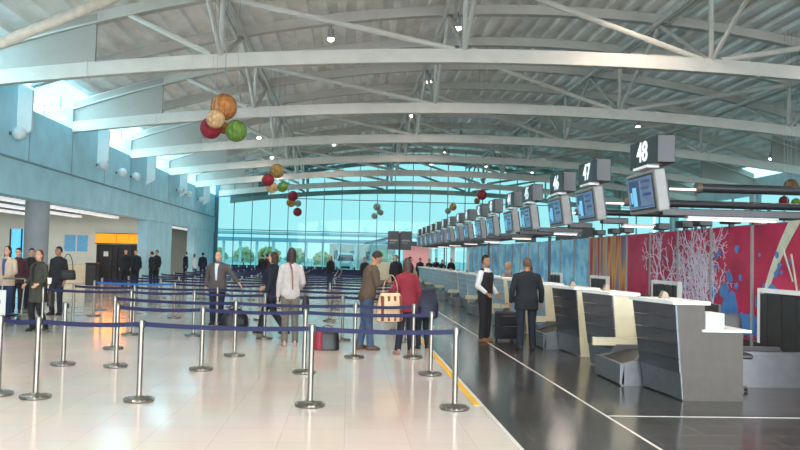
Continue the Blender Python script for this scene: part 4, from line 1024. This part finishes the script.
# person with a big navy backpack
pb = person('person in a dark jacket bent forward under a large navy backpack', (1.42, 14.75), R(15), 1.34, hair=(36,28,28), top=(28,32,52), topm='jacket', hem=.82, trousers=(28,30,40), shoes=(44,40,40), lean=.80, nod=R(45),
       legs={'kr': (.12,.08,.49), 'kl': (-.10,.04,.49), 'ar': (.14,.0,.085)}, arms={'er': (.26,.24,1.05), 'wr': (.22,.42,.92), 'el': (-.26,.24,1.05), 'wl': (-.22,.42,.92)})
t = thing('backpack', 'large navy backpack worn by the person behind the woman in red', 'backpack', (1.40, 14.62, .58), R(15))
m = MB(); m.loft([(0,-.12,.0,.20,.12),(0,-.13,.04,.25,.17),(0,-.10,.25,.27,.19),(0,-.02,.42,.26,.18),(0,.05,.52,.22,.14),(0,.08,.56,.14,.08)], 24); m.build('pack_body', mat('navy nylon', (20,26,52), .6, var=.1), t, smooth='auto')
m = MB(); m.loft([(0,-.29,.06,.15,.05),(0,-.30,.10,.17,.07),(0,-.28,.24,.16,.06)], 20); m.build('front_pocket', mat('dark navy nylon', (22,28,54), .6), t, smooth='auto')
for s in (-1,1):
    m = MB(); m.sweep([V((s*.13,.02,.50)), V((s*.15,.22,.52)), V((s*.16,.28,.36)), V((s*.15,.08,.12))], .05, .012); m.build('strap', M_black, t)
# man in waistcoat
person('man in a black waistcoat and white shirt standing beside the desks', (2.86, 16.2), R(-130), 1.80, hair=(28,22,22), top=(34,32,34), topm='waistcoat', under=(220,216,214), trousers=(32,30,32), shoes=(128,84,56), skin='tan', turn=R(-20),
       legs={'kr': (.09,.02,.49), 'ar': (.10,.0,.085)}, arms={'er': (.25,-.03,1.13), 'wr': (.20,.16,.98), 'el': (-.25,-.0,1.13), 'wl': (-.20,.18,.95)}, build=1.0)
# man in the dark jacket from behind
person('bald man in a black padded jacket standing with his back turned at the desks', (3.42, 14.8), R(4), 1.76, hair=(96,72,60), hairstyle='short', top=(26,28,34), topm='jacket', hem=.76, trousers=(30,34,48), shoes=(26,24,24), skin='tan', build=1.2,
       legs={'kr': (.12,.02,.49), 'ar': (.14,.02,.085), 'kl': (-.11,.0,.49), 'al': (-.12,-.02,.085)}, arms={'er': (.29,-.02,1.13), 'wr': (.31,.06,.89), 'el': (-.29,-.02,1.13), 'wl': (-.28,.08,.88)})
# suitcase
t = thing('suitcase', 'black wheeled suitcase standing left of the man in the padded jacket', 'suitcase', (3.36, 16.4, 0), R(12))
m = MB(); m.bbox(-.22,.22,-.13,.13,.05,.62,.03); m.build('shell', mat('black suitcase cloth', (34,34,42), .6), t)
m = MB(); m.bbox(-.17,.17,-.165,-.13,.12,.32,.015); m.build('pocket', M_dark, t); m = MB(); m.bbox(-.17,.17,-.16,-.13,.35,.54,.015); m.build('pocket', M_dark, t)
m = MB(); m.tube((-.1,.08,.6),(-.1,.08,.78),.008); m.tube((.1,.08,.6),(.1,.08,.78),.008); m.tube((-.11,.08,.78),(.11,.08,.78),.014); m.build('handle', M_grey, t)
for s in (-1,1): m = MB(); m.tube((s*.18-.015,.1,.04),(s*.18+.015,.1,.04),.04,n=14); m.build('wheel', M_black, t)
# staff behind the desks
person('staff member with brown hair seated behind the desk beyond the waistcoat man', (5.05, 21.6), R(95), 1.62, hair=(110,60,50), hairstyle='long', top=(60,40,52), trousers=(30,30,36), vox=.016)
person('fair-haired staff member behind the desks, left of the brown-haired one', (4.95, 24.0), R(95), 1.66, hair=(196,150,110), hairstyle='bob', top=(150,130,124), trousers=(30,30,36), vox=.016)
# distant people
FAR = [('man in black standing before the orange panel, left of two', 127, 37.5, 1.82, (24,26,34), (24,26,32), 'short', 180, 1.72),
 ('man in a dark blue jacket before the orange panel, right of two', 137, 38.2, 1.8, (26,34,48), (24,28,36), 'short', 200, 0),
 ('dark-dressed person beside the pier between the left openings, left one', 153, 40.5, 1.72, (28,34,44), (26,30,40), 'short', 90, 0),
 ('dark-dressed person beside the pier between the left openings, right one', 158, 41.4, 1.80, (30,36,46), (26,30,40), 'short', 150, 0),
 ('person in black standing at the far left opening', 187, 48, 1.76, (30,36,46), (26,30,44), 'short', 120, 0),
 ('person in a white top at the far left opening', 196, 49, 1.66, (206,214,220), (60,80,130), 'bob', 250, 0),
 ('person in dark blue close to the left end of the glass wall', 204, 50, 1.74, (34,44,66), (28,34,50), 'short', 20, 0),
 ('person in black beside the glass wall, left of the pair', 263.5, 47, 1.72, (26,26,34), (24,26,36), 'short', 30, 0),
 ('person in dark red beside the glass wall, right of the pair', 268, 47.6, 1.74, (84,28,34), (26,28,36), 'short', 60, 0),
 ('long-haired woman in black standing at the far end of the queue', 331.5, 40.5, 1.74, (26,26,34), (30,30,40), 'long', 140, 0),
 ('dark-haired person behind the man in the brown jacket', 366, 39, 1.70, (32,34,44), (30,32,44), 'short', 200, 0),
 ('man in a dark suit left of the woman in red, far off', 397, 34, 1.82, (36,34,44), (30,32,40), 'short', 170, 0),
 ('man in a dark suit beside the far desks, facing them', 411, 33, 1.76, (40,38,46), (30,32,40), 'short', 250, 0),
 ('leftmost dark-clad person behind the far desks', 421, 51, 1.72, (34,30,36), (30,30,38), 'short', 180, 0),
 ('second dark-clad person behind the far desks', 430, 51.5, 1.68, (30,34,42), (30,30,38), 'short', 150, 0),
 ('third dark-clad person behind the far desks', 437, 52, 1.74, (28,26,32), (30,30,38), 'short', 200, 0),
 ('fourth dark-clad person behind the far desks', 443, 51, 1.66, (36,32,38), (30,30,38), 'short', 170, 0),
 ('rightmost dark-clad person behind the far desks', 452, 52, 1.74, (32,28,34), (30,30,38), 'short', 160, 0)]
for lab, px, Y, H, tc_, pc_, hs, rz_, _ in FAR:
    x, y = at(px, Y)
    person(lab, (x, y), R(rz_), H, top=tc_, trousers=pc_, hairstyle=hs, hair=(30,24,24), vox=.026, hem=.78)
